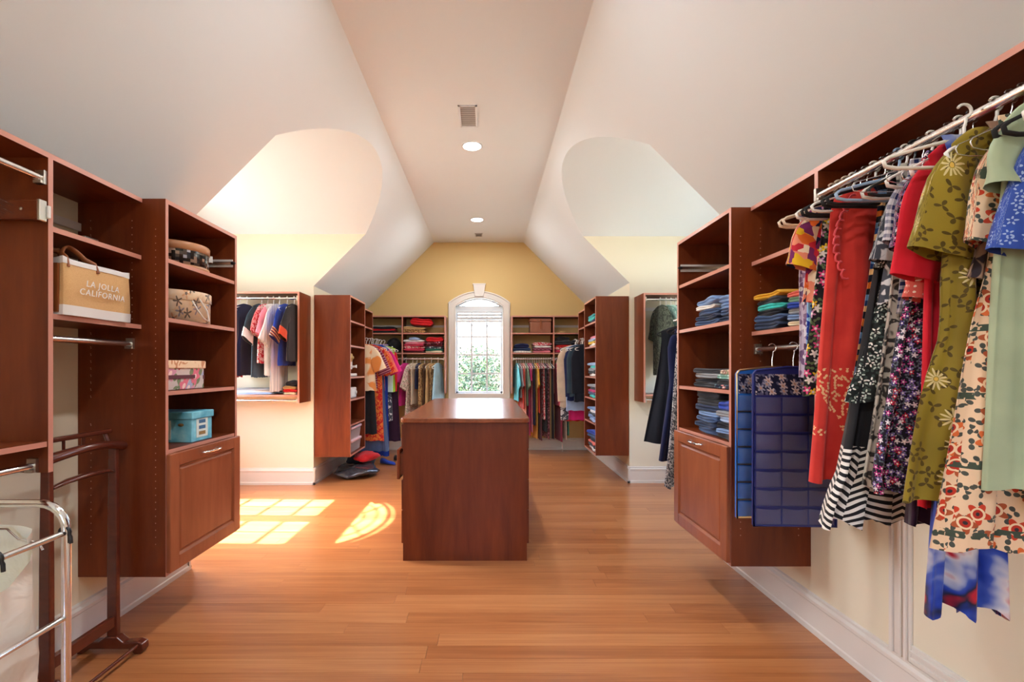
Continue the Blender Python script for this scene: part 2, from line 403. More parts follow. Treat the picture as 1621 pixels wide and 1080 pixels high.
fl = struct('floor', MB().box(-3.3, 3.0, YF-.1, YB+.1, -.12, -.012), 'subfloor')
PW = .0935
pm = MB().box(0, 1, 0, PW-.0008, -.012, 0).mesh('plank', 'floorboard')
def plank(x0, x1, y):
    o = bpy.data.objects.new('plank', pm); COL.objects.link(o); o.parent = fl
    o.location = (x0, y, R.uniform(-.0004, 0)); o.scale = (x1-x0-.0012, 1, 1)
y = -1.0; row = 0
while y < YB:
    xa = -3.1 if DL['y0']-.02 < y < DL['y1']-.02 else XL
    xb = 2.8 if DR['y0']-.02 < y < DR['y1']-.02 else XR
    x = xa; first = True
    while x < xb-.01:
        ln = R.uniform(.5, 1.9) if first else R.choice([1.83, 1.83, 1.5, 1.2]); first = False
        x2 = min(xb, x+ln)
        if xb-x2 < .25: x2 = xb
        plank(x, x2, y); x = x2
    y += PW; row += 1
struct('floor_rear', MB().box(XL, XR, YF, -1.0, -.012, 0), 'floorboard')

c = MB()
c.quad((F0, YF, ZC), (F1, YF, ZC), (F1, YB, ZC), (F0, YB, ZC))
for D, xw, zw, f in ((DL, XL, ZL, F0), (DR, XR, ZR, F1)):
    for (a, b) in ((YF, D['y0']), (D['y1'], YB)):
        c.quad((f, a, ZC), (xw, a, zw), (xw, b, zw), (f, b, ZC))
    n = 40
    ys = [D['y0']+(D['y1']-D['y0'])*i/n for i in range(n+1)]
    for i in range(n):
        za, zb = vault_z(D, ys[i]), vault_z(D, ys[i+1])
        c.quad((f, ys[i], ZC), (slope_x(za, D['sg']), ys[i], za), (slope_x(zb, D['sg']), ys[i+1], zb), (f, ys[i+1], ZC))
    vs = []; fs = []
    for yy in ys:
        z = vault_z(D, yy); vs += [(slope_x(z, D['sg']), yy, z), (D['xo'], yy, z)]
    fs = [(2*i, 2*i+1, 2*i+3, 2*i+2) for i in range(n)]
    c.add(vs, fs, 0, True)
struct('ceiling', c, 'ceiling_white')

# side walls, their dormer cheeks and the dormer end walls
def side_wall(name, D, xw, zw):
    for k, (a, b) in enumerate(((YF, D['y0']), (D['y1'], YB))): struct(name+('', '_far')[k], MB().quad((xw, a, 0), (xw, b, 0), (xw, b, zw), (xw, a, zw)), 'wall_cream')
    for k, yy in enumerate((D['y0'], D['y1'])):
        xs = slope_x(ZS, D['sg']); m = MB()
        m.add([(D['xo'], yy, 0), (xw, yy, 0), (xw, yy, zw), (xs, yy, ZS), (D['xo'], yy, ZS)], [(0,1,2,3,4)])
        struct(name+('_cheek_near', '_cheek_far')[k], m, 'wall_cream')
side_wall('wall_left', DL, XL, ZL); side_wall('wall_right', DR, XR, ZR)

def arch_top(u, c0, hw, spring, rise):
    r = (hw*hw+rise*rise)/(2*rise)
    return spring+rise-r+math.sqrt(max(0, r*r-(u-c0)**2))
def holed_wall(name, us, top, holes, put, mat):
    """a wall in strips along u; holes: (u0,u1,bottom,topfn)"""
    m = MB()
    for a, b in zip(us[:-1], us[1:]):
        mid = (a+b)/2; segs = []
        hs = [h for h in holes if h[0] < mid < h[1]]
        lo = (lambda u: 0.0)
        for h in sorted(hs, key=lambda h: h[2]):
            segs.append((lo, (lambda u, q=h[2]: q))); lo = h[3]
        segs.append((lo, top))
        for l, t in segs: m.quad(put(a, l(a)), put(b, l(b)), put(b, t(b)), put(a, t(a)))
    return struct(name, m, mat)

def dormer_window(idx, D, blind_z):
    cy = 3.895 if D['sg'] < 0 else (D['y0']+D['y1'])/2
    hw = .60; zb, zt = .74, 2.21; zs, rise = 2.49, .40
    us = sorted(set([D['y0']+(D['y1']-D['y0'])*i/40 for i in range(41)]+[cy-hw+2*hw*i/24 for i in range(25)]))
    holed_wall('wall_dormer_'+('left' if D['sg'] < 0 else 'right'), us, lambda u: vault_z(D, u),
               [(cy-hw, cy+hw, zb, lambda u: zt), (cy-hw, cy+hw, zs, lambda u: arch_top(u, cy, hw, zs, rise))],
               lambda u, z: (D['xo'], u, z), 'wall_cream')
    root = empty('window_%d' % idx, (D['xo'], cy, 0)); tag(root, kind='structure')
    sg = D['sg']; xa, xb = sorted((0, sg*.11))
    def fb(y0, y1, z0, z1, d=.05):
        a, b = sorted((sg*.03, sg*(.03+d))); return MB().box(a, b, y0, y1, z0, z1)
    j = MB()
    j.box(xa, xb, -hw-.03, -hw, zb, zt); j.box(xa, xb, hw, hw+.03, zb, zt); j.box(xa, xb, -hw-.03, hw+.03, zb-.03, zb); j.box(xa, xb, -hw-.03, hw+.03, zt, zs)
    j.build('jamb', 'window_white', root)
    fr_ = MB(); ins = sg*.012
    a, b = sorted((-sg*.02, -sg*.0005))
    fr_.box(a, b, -hw-.10, -hw, zb-.12, zs); fr_.box(a, b, hw, hw+.10, zb-.12, zs); fr_.box(a, b, -hw, hw, zb-.12, zb); fr_.box(a, b, -hw, hw, zt, zs)
    ro = [(hw+.10)*1.0]
    pts = [(u, arch_top(u, 0, hw, zs, rise)) for u in [hw*math.cos(PI*i/24) for i in range(25)]]
    po = [(u*(hw+.10)/hw, z+.085) for u, z in pts]; po[0] = (hw+.10, zs); po[-1] = (-hw-.10, zs)
    for i in range(24):
        fr_.add([(x_, p[0], p[1]) for x_ in (a, b) for p in (pts[i], pts[i+1], po[i+1], po[i])], [(0,1,2,3), (7,6,5,4), (0,4,5,1), (2,6,7,3)])
    fr_.build('casing', 'trim_white', root)
    for s_, (y0, y1) in enumerate(((-hw, -.03), (.03, hw))):
        f_ = MB()
        for q in (fb(y0, y0+.05, zb, zt), fb(y1-.05, y1, zb, zt), fb(y0, y1, zb, zb+.06), fb(y0, y1, zt-.05, zt)): f_.add(q.v, q.f)
        f_.build('sash_frame', 'window_white', root)
        ym = (y0+y1)/2
        fb(ym-.011, ym+.011, zb, zt, .02).build('muntin', 'window_white', root)
        for k in range(1, 4):
            z_ = zb+(zt-zb)*k/4.0
            fb(y0, y1, z_-.011, z_+.011, .02).build('muntin', 'window_white', root)
        MB().quad((sg*.045, y0, zb), (sg*.045, y1, zb), (sg*.045, y1, zt), (sg*.045, y0, zt)).build('pane', 'glass', root)
    fb(-.03, .03, zb, zt, .06).build('mullion', 'window_white', root)
    # arched transom light with curved glazing bars
    for rr in (.36, .68):
        pts2 = [(sg*.04, hw*rr*math.cos(PI*i/20), zs+rise*rr*math.sin(PI*i/20)) for i in range(21)]
        MB().tube(pts2, .009, 6).build('muntin', 'window_white', root)
    for k in (1, 2, 3):
        an = PI*k/4; MB().tube([(sg*.04, hw*.36*math.cos(an), zs+rise*.36*math.sin(an)), (sg*.04, hw*.93*math.cos(an), zs+rise*.93*math.sin(an))], .009, 6).build('muntin', 'window_white', root)
    MB().tube([(sg*.04, u, z) for u, z in pts], .022, 6).build('arch_frame', 'window_white', root)
    g = MB(); g.add([(sg*.045, u, z) for u, z in pts], [tuple(range(len(pts)))]); g.build('pane', 'glass', root)
    portal((D['xo']+sg*.14, cy, (zb+zs+rise)/2), (0, sg*PI/2, 0), zs+rise-zb, 2*hw)
dormer_window(2, DL, 0); dormer_window(3, DR, 0)

# gable wall with the arched window
WC, WH, WB, WS, WR = -.12, .36, .865, 2.205, .13
us = sorted(set([XL, F0, F1, XR]+[WC-WH+2*WH*i/20 for i in range(21)]))
holed_wall('wall_back', us, slope_z, [(WC-WH, WC+WH, WB, lambda u: arch_top(u, WC, WH, WS, WR))], lambda u, z: (u, YB, z), 'wall_gold')
us = sorted(set([XL, F0, F1, XR, -.75, .45]))
holed_wall('wall_front', us, slope_z, [(-.75, .45, .9, lambda u: 2.2)], lambda u, z: (u, YF, z), 'wall_cream')
r4 = empty('window_4', (-.15, YF, 0)); tag(r4, kind='structure')  # unseen rear window, added to let sky light in from behind the camera
m = MB(); 
for q in ((-.70, -.60, .8, 2.3), (.60, .70, .8, 2.3), (-.60, .60, .8, .9), (-.60, .60, 2.2, 2.3), (-.03, .03, .9, 2.2)): m.box(q[0], q[1], -.06, .02, q[2], q[3])
m.build('window_frame', 'window_white', r4); MB().quad((-.60, -.03, .9), (.60, -.03, .9), (.60, -.03, 2.2), (-.60, -.03, 2.2)).build('pane', 'glass', r4)
portal((-.15, YF-.1, 1.55), (PI/2, 0, 0), 1.2, 1.3)

w1 = empty('window_1', (WC, YB, 0)); tag(w1, kind='structure')
def wz(u): return arch_top(u, 0, WH, WS, WR)
us = [-WH+2*WH*i/24 for i in range(25)]
m = MB(); OH = .475
m.box(-OH, -WH, -.022, 0, WB-.09, WS); m.box(WH, OH, -.022, 0, WB-.09, WS); m.box(-WH, WH, -.022, 0, WB-.09, WB)
ins_ = [(u, wz(u)) for u in us]; oo = [(u*OH/WH, arch_top(u*OH/WH, 0, OH, 2.265, .175)) for u in us]
ins_[0] = (-WH, WS); ins_[-1] = (WH, WS)
for i in range(24):
    m.add([(p[0], y_, p[1]) for y_ in (-.022, 0) for p in (ins_[i], ins_[i+1], oo[i+1], oo[i])], [(0,1,2,3), (7,6,5,4), (0,4,5,1), (2,6,7,3)])
for sx in (-1, 1):
    m.add([(sx*WH, y_, WS) if k == 0 else ((sx*OH, y_, WS) if k == 1 else (sx*OH, y_, 2.265)) for y_ in (-.022, 0) for k in range(3)], [(0,1,2), (5,4,3), (0,3,4,1), (1,4,5,2)])
m.build('casing', 'trim_white', w1)
m = MB()                                            # raised bead round the casing
pts = [(-OH+.012, -.024, WB-.09)]+[(u*(OH-.012)/OH, -.024, z-.012) for u, z in oo]+[(OH-.012, -.024, WB-.09)]
m.tube(pts, .011, 6); pts = [(-WH-.012, -.024, WB)]+[(u*(WH+.012)/WH, -.024, z+.012) for u, z in ins_]+[(WH+.012, -.024, WB)]
m.tube(pts, .008, 6); m.build('casing_bead', 'trim_white', w1)
m = MB(); m.prism([(-.068, 2.355), (.068, 2.355), (.094, 2.545), (-.094, 2.545)], 'y', -.045, 0); m.box(-.10, .10, -.05, 0, 2.535, 2.553)
m.build('keystone', 'trim_white', w1, bevel=.003)
m = MB(); m.box(-OH-.03, OH+.03, -.05, 0, WB-.115, WB-.085); m.build('window_sill', 'trim_white', w1, bevel=.004)
m = MB(); m.box(-WH-.01, -WH, 0, .12, WB, WS); m.box(WH, WH+.01, 0, .12, WB, WS); m.box(-WH, WH, 0, .12, WB-.01, WB)
for i in range(24): m.quad((ins_[i][0], 0, ins_[i][1]), (ins_[i+1][0], 0, ins_[i+1][1]), (ins_[i+1][0], .12, ins_[i+1][1]), (ins_[i][0], .12, ins_[i][1]))
m.build('jamb', 'window_white', w1)
m = MB(); T = .03
m.box(-WH, -WH+T, .06, .10, WB, 2.14); m.box(WH-T, WH, .06, .10, WB, 2.14); m.box(-WH, WH, .06, .10, WB, WB+.03); m.box(-WH, WH, .055, .105, 2.135, WS)
m.build('sash_frame', 'window_white', w1)
zz = [WB+.03, 1.17, 1.46, 1.745, 2.135]; xx = [-WH+T, -.119, .119, WH-T]
for x in xx[1:3]:
    MB().box(x-.0125, x+.0125, .068, .092, zz[0], 2.135).build('muntin', 'window_white', w1)
    for sx in (-1, 1):
        MB().tube([(x, .08, 1.86), (x+sx*.012, .08, 1.91), (x+sx*.05, .08, 2.02), (x+sx*.119, .08, 2.12)], .006, 6).build('muntin', 'window_white', w1)
for z in zz[1:4]: MB().box(-WH+T, WH-T, .072, .088, z-.012, z+.012).build('muntin', 'window_white', w1)
for i in range(3):
    for k in range(4):
        MB().quad((xx[i], .08, zz[k]), (xx[i+1], .08, zz[k]), (xx[i+1], .08, zz[k+1]), (xx[i], .08, zz[k+1])).build('pane', 'glass', w1)
MB().add([(u, .08, z) for u, z in ins_], [tuple(range(25))]).build('pane', 'glass', w1)
MB().tube([(u, .08, z-.008) for u, z in ins_], .012, 6).build('arch_frame', 'window_white', w1)
for x in (-.24, 0, .24):
    for sx in (-1, 1):
        MB().tube([(x, .08, WS), (x+sx*(.06 if x == 0 else .035), .08, wz(x+sx*.05)-.012)], .006, 6).build('muntin', 'window_white', w1)
MB().tube([(-WH, .08, WS+.008), (WH, .08, WS+.008)], .010, 6).build('transom_bar', 'window_white', w1)
portal((WC, YB+.16, 1.6), (-PI/2, 0, 0), 2*WH, 1.5)
# gathered blind at the head of the sash
bl = empty('window_blind', (WC, YB, 0), label='white blind drawn up at the head of the arched window', cat='blind')
MB().box(-WH+.012, WH-.012, .008, .05, 2.105, 2.135).build('head_rail', 'window_white', bl, bevel=.003)
for k in range(9):
    z = 2.085-k*.0085-(.012 if k > 3 else 0)
    MB().box(-WH+.016, WH-.016, .010, .048, z, z+.0072).build('slat', 'window_white', bl)
MB().box(-WH+.014, WH-.014, .008, .05, 1.965, 1.998).build('bottom_rail', 'window_white', bl, bevel=.004)
for (x, z) in ((-.29, 1.55), (-.305, 1.30), (.30, .955)):
    m = MB(); m.lathe([(.0, 0), (.011, .002), (.012, .02), (.004, .04), (0, .041)], 8, (x, .02, z)); m.tube([(x, .02, z+.04), (x, .02, 1.97)], .0012, 4)
    m.build('cord_pull', 'black_plastic', bl)

# baseboards (profile: plinth, flat, stepped cap)
BBP = [(0, 0), (.022, 0), (.022, .025), (.016, .03), (.016, .135), (.020, .14), (.020, .155), (.010, .165), (.010, .175), (0, .18)]
def baseboard(name, runs):
    m = MB()
    for (x0, y0, x1, y1, nx, ny) in runs:
        d = [[(x+nx*o, y+ny*o, z) for o, z in BBP] for x, y in ((x0, y0), (x1, y1))]
        n = len(BBP); m.add(d[0]+d[1], [(i, i+1, n+i+1, n+i) for i in range(n-1)]); m.add(d[0], [tuple(range(n))]); m.add(d[1], [tuple(range(n))])
    o = m.build(name, 'trim_white'); tag(o, kind='structure')
baseboard('baseboard_left', [(XL, YF, XL, DL['y0'], 1, 0), (XL, DL['y1']-.022, XL, YB, 1, 0), (DL['xo'], DL['y1'], XL+.022, DL['y1'], 0, -1), (DL['xo'], DL['y0'], XL+.022, DL['y0'], 0, 1), (DL['xo'], DL['y0'], DL['xo'], DL['y1'], 1, 0)])
baseboard('baseboard_right', [(XR, YF, XR, DR['y0'], -1, 0), (XR, DR['y1']-.022, XR, YB, -1, 0), (DR['xo'], DR['y1'], XR-.022, DR['y1'], 0, -1), (DR['xo'], DR['y0'], XR-.022, DR['y0'], 0, 1), (DR['xo'], DR['y0'], DR['xo'], DR['y1'], -1, 0)])
baseboard('baseboard_back', [(XL, YB, XR, YB, 0, -1)])

# low access hatch in the knee wall under the rack
hd = empty('door_1', (XR, 0, 0)); tag(hd, kind='structure')
MB().box(-.008, 0, .72, 1.68, .24, .93).build('panel', 'wall_cream', hd)
for nm, q in (('jamb_casing', (1.68, 1.775, .18, 1.03)), ('jamb_casing', (.62, .72, .18, 1.03)), ('head_casing', (.72, 1.68, .93, 1.03)), ('sill_casing', (.72, 1.68, .18, .245))):
    m = MB(); m.box(-.016, 0, q[0], q[1], q[2], q[3])
    if nm == 'jamb_casing':
        for e in (.012, .035, .07): m.box(-.024, -.012, q[0]+e, q[0]+e+.014, q[2], q[3])
    else:
        for e in (.008, .036): m.box(-.024, -.012, q[0], q[1], q[2]+e, q[2]+e+.013)
    m.build(nm, 'trim_white', hd, bevel=.002)

# recessed lamps and vents
for k, (y_, lab) in enumerate(((4.02, 'round recessed ceiling light nearest the long air vent'), (6.01, 'round recessed ceiling light by the gable end'), (2.03, 'round recessed ceiling light before the island'), (.04, 'round recessed ceiling light above the entry'))):
    o = empty('ceiling_light', (-.13, y_, ZC), label=lab, cat='light', group='recessed lights along the flat ceiling')
    MB().lathe([(.076, 0), (.092, 0), (.093, -.003), (.09, -.006), (.078, -.004), (.076, 0)], 32).build('trim_ring', 'window_white', o)
    MB().lathe([(.0, -.002), (.078, -.002)], 32).build('lens', 'lamp_lens', o)
    l = bpy.data.lights.new('lamp', 'AREA'); l.shape = 'DISK'; l.size = .15; l.energy = LAMP_W; l.color = (.97, .98, 1)
    lo = bpy.data.objects.new('lamp', l); COL.objects.link(lo); lo.parent = o; lo.location = (0, 0, -.012)
def vent(loc, w, d, n, lab):
    o = empty('ceiling_vent', loc, label=lab, cat='vent')
    m = MB()
    for q in ((-w/2, -w/2+.014, -d/2, d/2), (w/2-.014, w/2, -d/2, d/2), (-w/2, w/2, -d/2, -d/2+.014), (-w/2, w/2, d/2-.014, d/2)): m.box(q[0], q[1], q[2], q[3], -.008, 0)
    m.build('frame', 'window_white', o); MB().box(-w/2+.01, w/2-.01, -d/2+.01, d/2-.01, -.002, -.0005).build('backing', 'vent_dark', o)
    for i in range(n):
        y_ = -d/2+.02+(d-.04)*(i+.5)/n
        m = MB(); m.add([(-w/2+.012, y_-.008, -.007), (w/2-.012, y_-.008, -.007), (w/2-.012, y_+.006, -.002), (-w/2+.012, y_+.006, -.002)], [(0,1,2,3)]); m.build('slat', 'rail_white', o)
vent((-.145, 3.54, ZC), .14, .30, 9, 'long white louvred ceiling vent before the recessed light'); vent((-.12, 6.69, ZC), .11, .16, 6, 'small square grey ceiling vent close to the gable wall')

# garden seen through the gable window
t = NT('leaf_green', .5); oi_ = t.noise(t.obj(), 3.0, 2)
t.color(t.ramp(oi_, [(.3, rgb(16, 38, 28)), (.55, rgb(38, 68, 38)), (.75, rgb(74, 98, 54))])); t.b.inputs['Transmission Weight'].default_value = 0
M_plain('bark', rgb(96, 78, 62), .9, var=.3, vs=4); M_plain('lawn', rgb(176, 176, 160), .9, var=.3, vs=1)
struct('ground', MB().box(-60, 60, -50, 70, -3.4, -3.3), 'lawn')
def tree(x, y, h, cr, lab, n=12000):
    o = empty('tree', (x, y, -3.3), label=lab, cat='tree', group='trees outside the gable window')
    MB().tube([(0, 0, 0), (.05, 0, h*.4), (-.05, .1, h*.8)], [.16, .12, .05], 8).build('trunk', 'bark', o)
    cl = [(R.gauss(0, .45)*cr, R.gauss(0, .4)*cr, h*(.42+.5*R.random()), cr*R.uniform(.28, .5)) for _ in range(26)]
    cl += [(R.uniform(-.2, .2)*cr, 0, h-cr*.3, cr*.3)]
    vs = []; fs = []
    for i in range(n):
        c_ = R.choice(cl); d = Vector((R.gauss(0, 1), R.gauss(0, 1), R.gauss(0, 1))).normalized()*c_[3]*(R.random()**.35)
        p = Vector(c_[:3])+d; a = Vector((R.gauss(0, 1), R.gauss(0, 1), R.gauss(0, 1))).normalized()*R.uniform(.03, .06)
        b = a.cross(Vector((R.gauss(0, 1), R.gauss(0, 1), R.gauss(0, 1)))).normalized()*R.uniform(.02, .035)
        k = len(vs); vs += [p-a, p+b, p+a, p-b]; fs.append((k, k+1, k+2, k+3))
    m = MB(); m.add(vs, fs); f_ = m.build('foliage', 'leaf_green', o, fixn=False); f_['kind'] = 'stuff'
tree(-.25, 13.4, 5.25, 1.75, 'leafy tree filling the lower gable window panes, in front'); tree(3.2, 16.4, 5.2, 1.6, 'leafy tree standing off to the wicker basket side outside'); tree(-3.6, 17.5, 5.9, 1.8, 'tall tree standing off to the blanket shelf side outside')

# ------------------------------------------------------------------ closet units
TH = .019
def rod_part(root, x0, x1, y, z, mat='satin_rod', r=.0125):
    o = MB().tube([(x0, y, z), (x1, y, z)], r, 12).build('hanging_rod', mat, root)
    for xe, s in ((x0, 1), (x1, -1)):
        m = MB(); m.box(min(xe, xe+s*.012), max(xe, xe+s*.012), y-.016, y+.016, z-.022, z+.026); m.box(min(xe, xe+s*.022), max(xe, xe+s*.022), y-.014, y+.014, z-.022, z-.012)
        m.build('rod_bracket', 'nickel', o)
    return o
def unit(label, loc, rot, W, D, z0, z1, shelves=(), mids=(), rods=(), sides=(1, 1), bottom=False, rail=True, group=None, name='closet_unit', side_z0=None, top=True, pins=None):
    root = empty(name, loc, rot, label=label, cat='shelving', group=group)
    zs = side_z0 or (z0, z0)
    xa = xb = None
    if sides[0]: MB().box(0, TH, 0, D, zs[0], z1, front=1).build('side_panel', ['cherry', 'edge_sheen'], root)
    if sides[1]: MB().box(W-TH, W, 0, D, zs[1], z1, front=1).build('side_panel', ['cherry', 'edge_sheen'], root)
    a, b = (TH if sides[0] else 0), (W-TH if sides[1] else W)
    if top: MB().box(a, b, 0, D, z1-TH, z1, front=1).build('top_panel', ['cherry_shelf', 'edge_sheen'], root)
    if bottom: MB().box(a, b, .002, D, z0, z0+TH, front=1).build('bottom_panel', ['cherry_shelf', 'edge_sheen'], root)
    xs = [a]+[q for m_ in mids for q in (m_-TH/2, m_+TH/2)]+[b]
    for m_ in mids: MB().box(m_-TH/2, m_+TH/2, 0, D, z0, z1-TH, front=1).build('divider', ['cherry', 'edge_sheen'], root)
    for k in range(0, len(xs), 2):
        for z in shelves: MB().box(xs[k], xs[k+1], .004, D-.002, z-TH, z, front=1).build('shelf', ['cherry_shelf', 'edge_sheen'], root)
        for (z, y) in rods: rod_part(root, xs[k], xs[k+1], y, z)
        if rail: MB().box(xs[k], xs[k+1], D-.016, D-.001, z1-.15, z1-.115).build('wall_rail', 'rail_white', root)
    if pins:
        for (px, sgn, za, zb) in pins:
            m = MB()
            for y in (.045, D-.06):
                k = 0; z = za
                while z < zb:
                    if not (z1-1.02 < z < z1-.93): m.lathe([(0, 0), (.0028, 0)], 6, (0, 0, 0)) if False else m.add([(px+sgn*.0006, y+.0026*math.cos(j), z+.0026*math.sin(j)) for j in (0, 1.05, 2.09, 3.14, 4.19, 5.24)], [(0,1,2,3,4,5)])
                    z += .032
            o = m.build('shelf_pin_holes', 'pin_hole', root, fixn=False); o['kind'] = 'stuff'
    return root
def hamper_door(root, W, z0, z1):
    d = MB(); y0, y1 = -.021, -.001; fw = .062; x0, x1 = .002, W-.002
    d.box(x0, x0+fw, y0, y1, z0, z1); d.box(x1-fw, x1, y0, y1, z0, z1); d.box(x0+fw, x1-fw, y0, y1, z0, z0+fw); d.box(x0+fw, x1-fw, y0, y1, z1-fw, z1)
    dd = d.build('door', 'cherry_door', root, bevel=.003)
    # moulded recess and flat field
    m = MB(); a, b, c, e = x0+fw, x1-fw, z0+fw, z1-fw; s = .022
    ring = lambda i, y: [(a+i, y, c+i), (b-i, y, c+i), (b-i, y, e-i), (a+i, y, e-i)]
    rs = [ring(0, y0+.001), ring(.007, y0+.011), ring(.013, y0+.011), ring(s, y0+.005), ring(s+.004, y0+.005)]
    for p, q in zip(rs[:-1], rs[1:]): m.add(p+q, [(i, (i+1) % 4, 4+(i+1) % 4, 4+i) for i in range(4)])
    m.add(rs[-1], [(0,1,2,3)]); m.build('door_panel', 'cherry_door', dd)
    cx = (x0+x1)/2; z = z1-.03
    MB().tube([(cx-.065, y0, z), (cx-.065, y0-.022, z), (cx-.05, y0-.027, z), (cx+.05, y0-.027, z), (cx+.065, y0-.022, z), (cx+.065, y0, z)], .006, 8).build('handle', 'chrome', dd)
def valet_slide(root, x, s, D, z):
    """pull-out valet rail screwed to the inside of a side panel"""
    o = MB().box(min(x, x+s*.006), max(x, x+s*.006), .012, D-.05, z-.022, z+.022).build('valet_slide', 'rail_white', root)
    MB().box(min(x+s*.006, x+s*.014), max(x+s*.006, x+s*.014), .004, D-.07, z-.008, z+.008).build('rail', 'satin_rod', o)
    m = MB(); m.lathe([(0, -.02), (.009, -.018), (.010, -.008), (.006, 0), (.006, .004), (0, .004)], 10)
    k = m.build('knob', 'black_plastic', o, loc=(x+s*.01, -.002, z), rot=(PI/2, 0, 0))
SHZ = [1.762, 1.488, 1.148]
# near towers with tilt-out laundry doors
tl = unit('tall cherry wood tower holding the round boxes and blue box', (-1.469, 2.107, 0), PI/2, .60, .40, .30, 2.03, SHZ+[.877], bottom=True, rail=False, group='deep cherry towers', pins=[(0, -1, .45, 1.9), (.60, 1, .5, 1.9)])
hamper_door(tl, .60, .315, .858); valet_slide(tl, .60-TH, -1, .40, 1.865)
tr_ = unit('tall cherry wood tower stacked with jeans beside the blue shoe organizer', (1.175, 2.85, 0), -PI/2, .63, .384, .30, 2.03, SHZ+[.893], bottom=True, rail=False, group='deep cherry towers', pins=[(.63, 1, .45, 1.9), (0, -1, .5, 1.9)])
hamper_door(tr_, .63, .315, .875); valet_slide(tr_, TH, 1, .384, 1.868)
# shallow units on the long walls
SL = unit('shallow cherry shelf unit holding the canvas tote', (-1.575, 1.655, 0), PI/2, .451, .294, .88, 2.03, [1.77, 1.453], rods=[(1.365, .05)], sides=(1, 0), group='shallow wall units', pins=[(.451-.001, -1, 1.0, 1.95)])
MB().box(.30, .37, .14, .25, 1.772, 1.79).build('hinge_plate', 'nickel', SL, bevel=.003)
MB().box(.29, .36, .12, .20, 1.79, 1.815).build('hinge_block', 'nickel', SL, bevel=.003)
NL = unit('empty cherry hanging bay beside the tote shelf', (-1.575, .30, 0), PI/2, 1.355, .294, .88, 2.03, [.992], rods=[(1.935, .02), (.905, .05)], sides=(1, 0), group='shallow wall units')
rk = MB().box(1.355-.036, 1.355-.012, .005, .27, 1.78, 1.846).build('belt_rack', 'cherry_shelf', NL, bevel=.002)
MB().box(1.355-.038, 1.355-.010, -.006, .005, 1.776, 1.85).build('end_plate', 'nickel', rk, bevel=.002)
MB().box(1.355-.012, 1.355, -.012, .006, 1.79, 1.835).build('slide_end', 'rail_white', rk, bevel=.002)
for k in range(6):
    for z in (1.80, 1.828):
        MB().tube([(1.355-.036, .09+.028*k, z), (1.355-.085, .09+.028*k, z+.006)], .0035, 6).build('peg', 'chrome', rk)
MB().lathe([(0, 0), (.006, 0), (.005, .003), (0, .003)], 8).build('screw', 'nickel', rk, loc=(1.355-.037, .06, 1.815), rot=(0, -PI/2, 0))
SR = unit('shallow cherry shelf unit above the blue shoe organizer', (1.27, 2.22, 0), -PI/2, .45, .288, .88, 2.03, [1.765, 1.43], rods=[(1.345, .03)], sides=(0, 1), group='shallow wall units', pins=[(.001, 1, 1.0, 1.95)])
NR = unit('long cherry hanging bay packed with bright dresses', (1.27, 1.77, 0), -PI/2, 1.47, .288, .88, 2.03, [], rods=[(1.915, .0)], sides=(0, 1), group='shallow wall units')
MB().box(0, 1.45, .28, .287, 1.0, 2.011).build('back_panel', 'cherry', NR)
# far towers and corner bays
FZ = [1.777, 1.506, 1.16, .916, .64]
unit('far cherry tower holding the pink lidded plastic bins', (-1.477, 4.978, 0), PI/2, .612, .388, .295, 2.045, FZ, bottom=True, rail=False, group='deep cherry towers')
unit('far cherry tower with six small piles of folded tops', (1.192, 5.655, 0), -PI/2, .597, .363, .295, 2.045, FZ, bottom=True, rail=False, group='deep cherry towers')
unit('corner hanging bay of long dresses behind the plastic bin tower', (-1.575, 5.592, 0), PI/2, .77, .294, .88, 2.03, [1.80], rods=[(1.62, .0)], sides=(0, 1), group='shallow wall units')
unit('corner hanging bay of dark jackets past the wicker basket', (1.27, 6.42, 0), -PI/2, .762, .288, .88, 2.03, [1.80], rods=[(1.62, .0)], sides=(1, 0), group='shallow wall units')
BY = YB-.30
unit('gable wall shelf unit with folded red blankets above hanging dresses', (XL+.004, BY, 0), 0, 1.255, .298, .88, 2.03, [1.777, 1.482], mids=[.616], rods=[(1.392, .03)], group='shallow wall units')
unit('gable wall shelf unit holding the wicker basket', (.358, BY, 0), 0, 1.196, .298, .88, 2.03, [1.777, 1.482], mids=[.625], rods=[(1.392, .03)], group='shallow wall units')
# hanging cabinets on the dormer cheeks
unit('wall cabinet in the sunlit dormer hung with sports jerseys', (-2.96, DL['y1']-.302, 0), 0, 1.06, .30, .90, 2.03, [.985], rods=[(1.965, .02), (.925, .02)], group='dormer wall cabinets')
unit('wall cabinet in the shaded dormer hung with green lace tops', (1.612, DR['y1']-.302, 0), 0, 1.06, .30, .90, 2.03, [.985], rods=[(1.965, .02), (.925, .02)], group='dormer wall cabinets')

# ------------------------------------------------------------------ island
isl = empty('island_dresser', (-.144, 3.004, 0), label='large cherry wood island dresser in the middle of the floor', cat='dresser')
hw, L = .403, 1.93
MB().box(-hw, hw, 0, .022, 0, .90).build('end_panel', 'cherry', isl)
MB().box(-hw, hw, L-.022, L, 0, .90).build('end_panel', 'cherry', isl)
MB().box(-hw+.004, hw-.004, .022, L-.022, .08, .90).build('carcass', 'cherry', isl); MB().box(-hw+.05, hw-.05, .022, L-.022, 0, .08).build('toe_kick', 'cherry', isl)
def roundrect(x0, x1, y0, y1, r, n=6):
    p = []
    for cx, cy, a in ((x1-r, y1-r, 0), (x0+r, y1-r, PI/2), (x0+r, y0+r, PI), (x1-r, y0+r, 1.5*PI)):
        p += [(cx+r*math.cos(a+PI/2*i/n), cy+r*math.sin(a+PI/2*i/n)) for i in range(n+1)]
    return p
MB().prism(roundrect(-.422, .422, -.022, L+.03, .05), 'z', .90, .93).build('counter_top', 'cherry_top', isl, bevel=.005, seg=2)
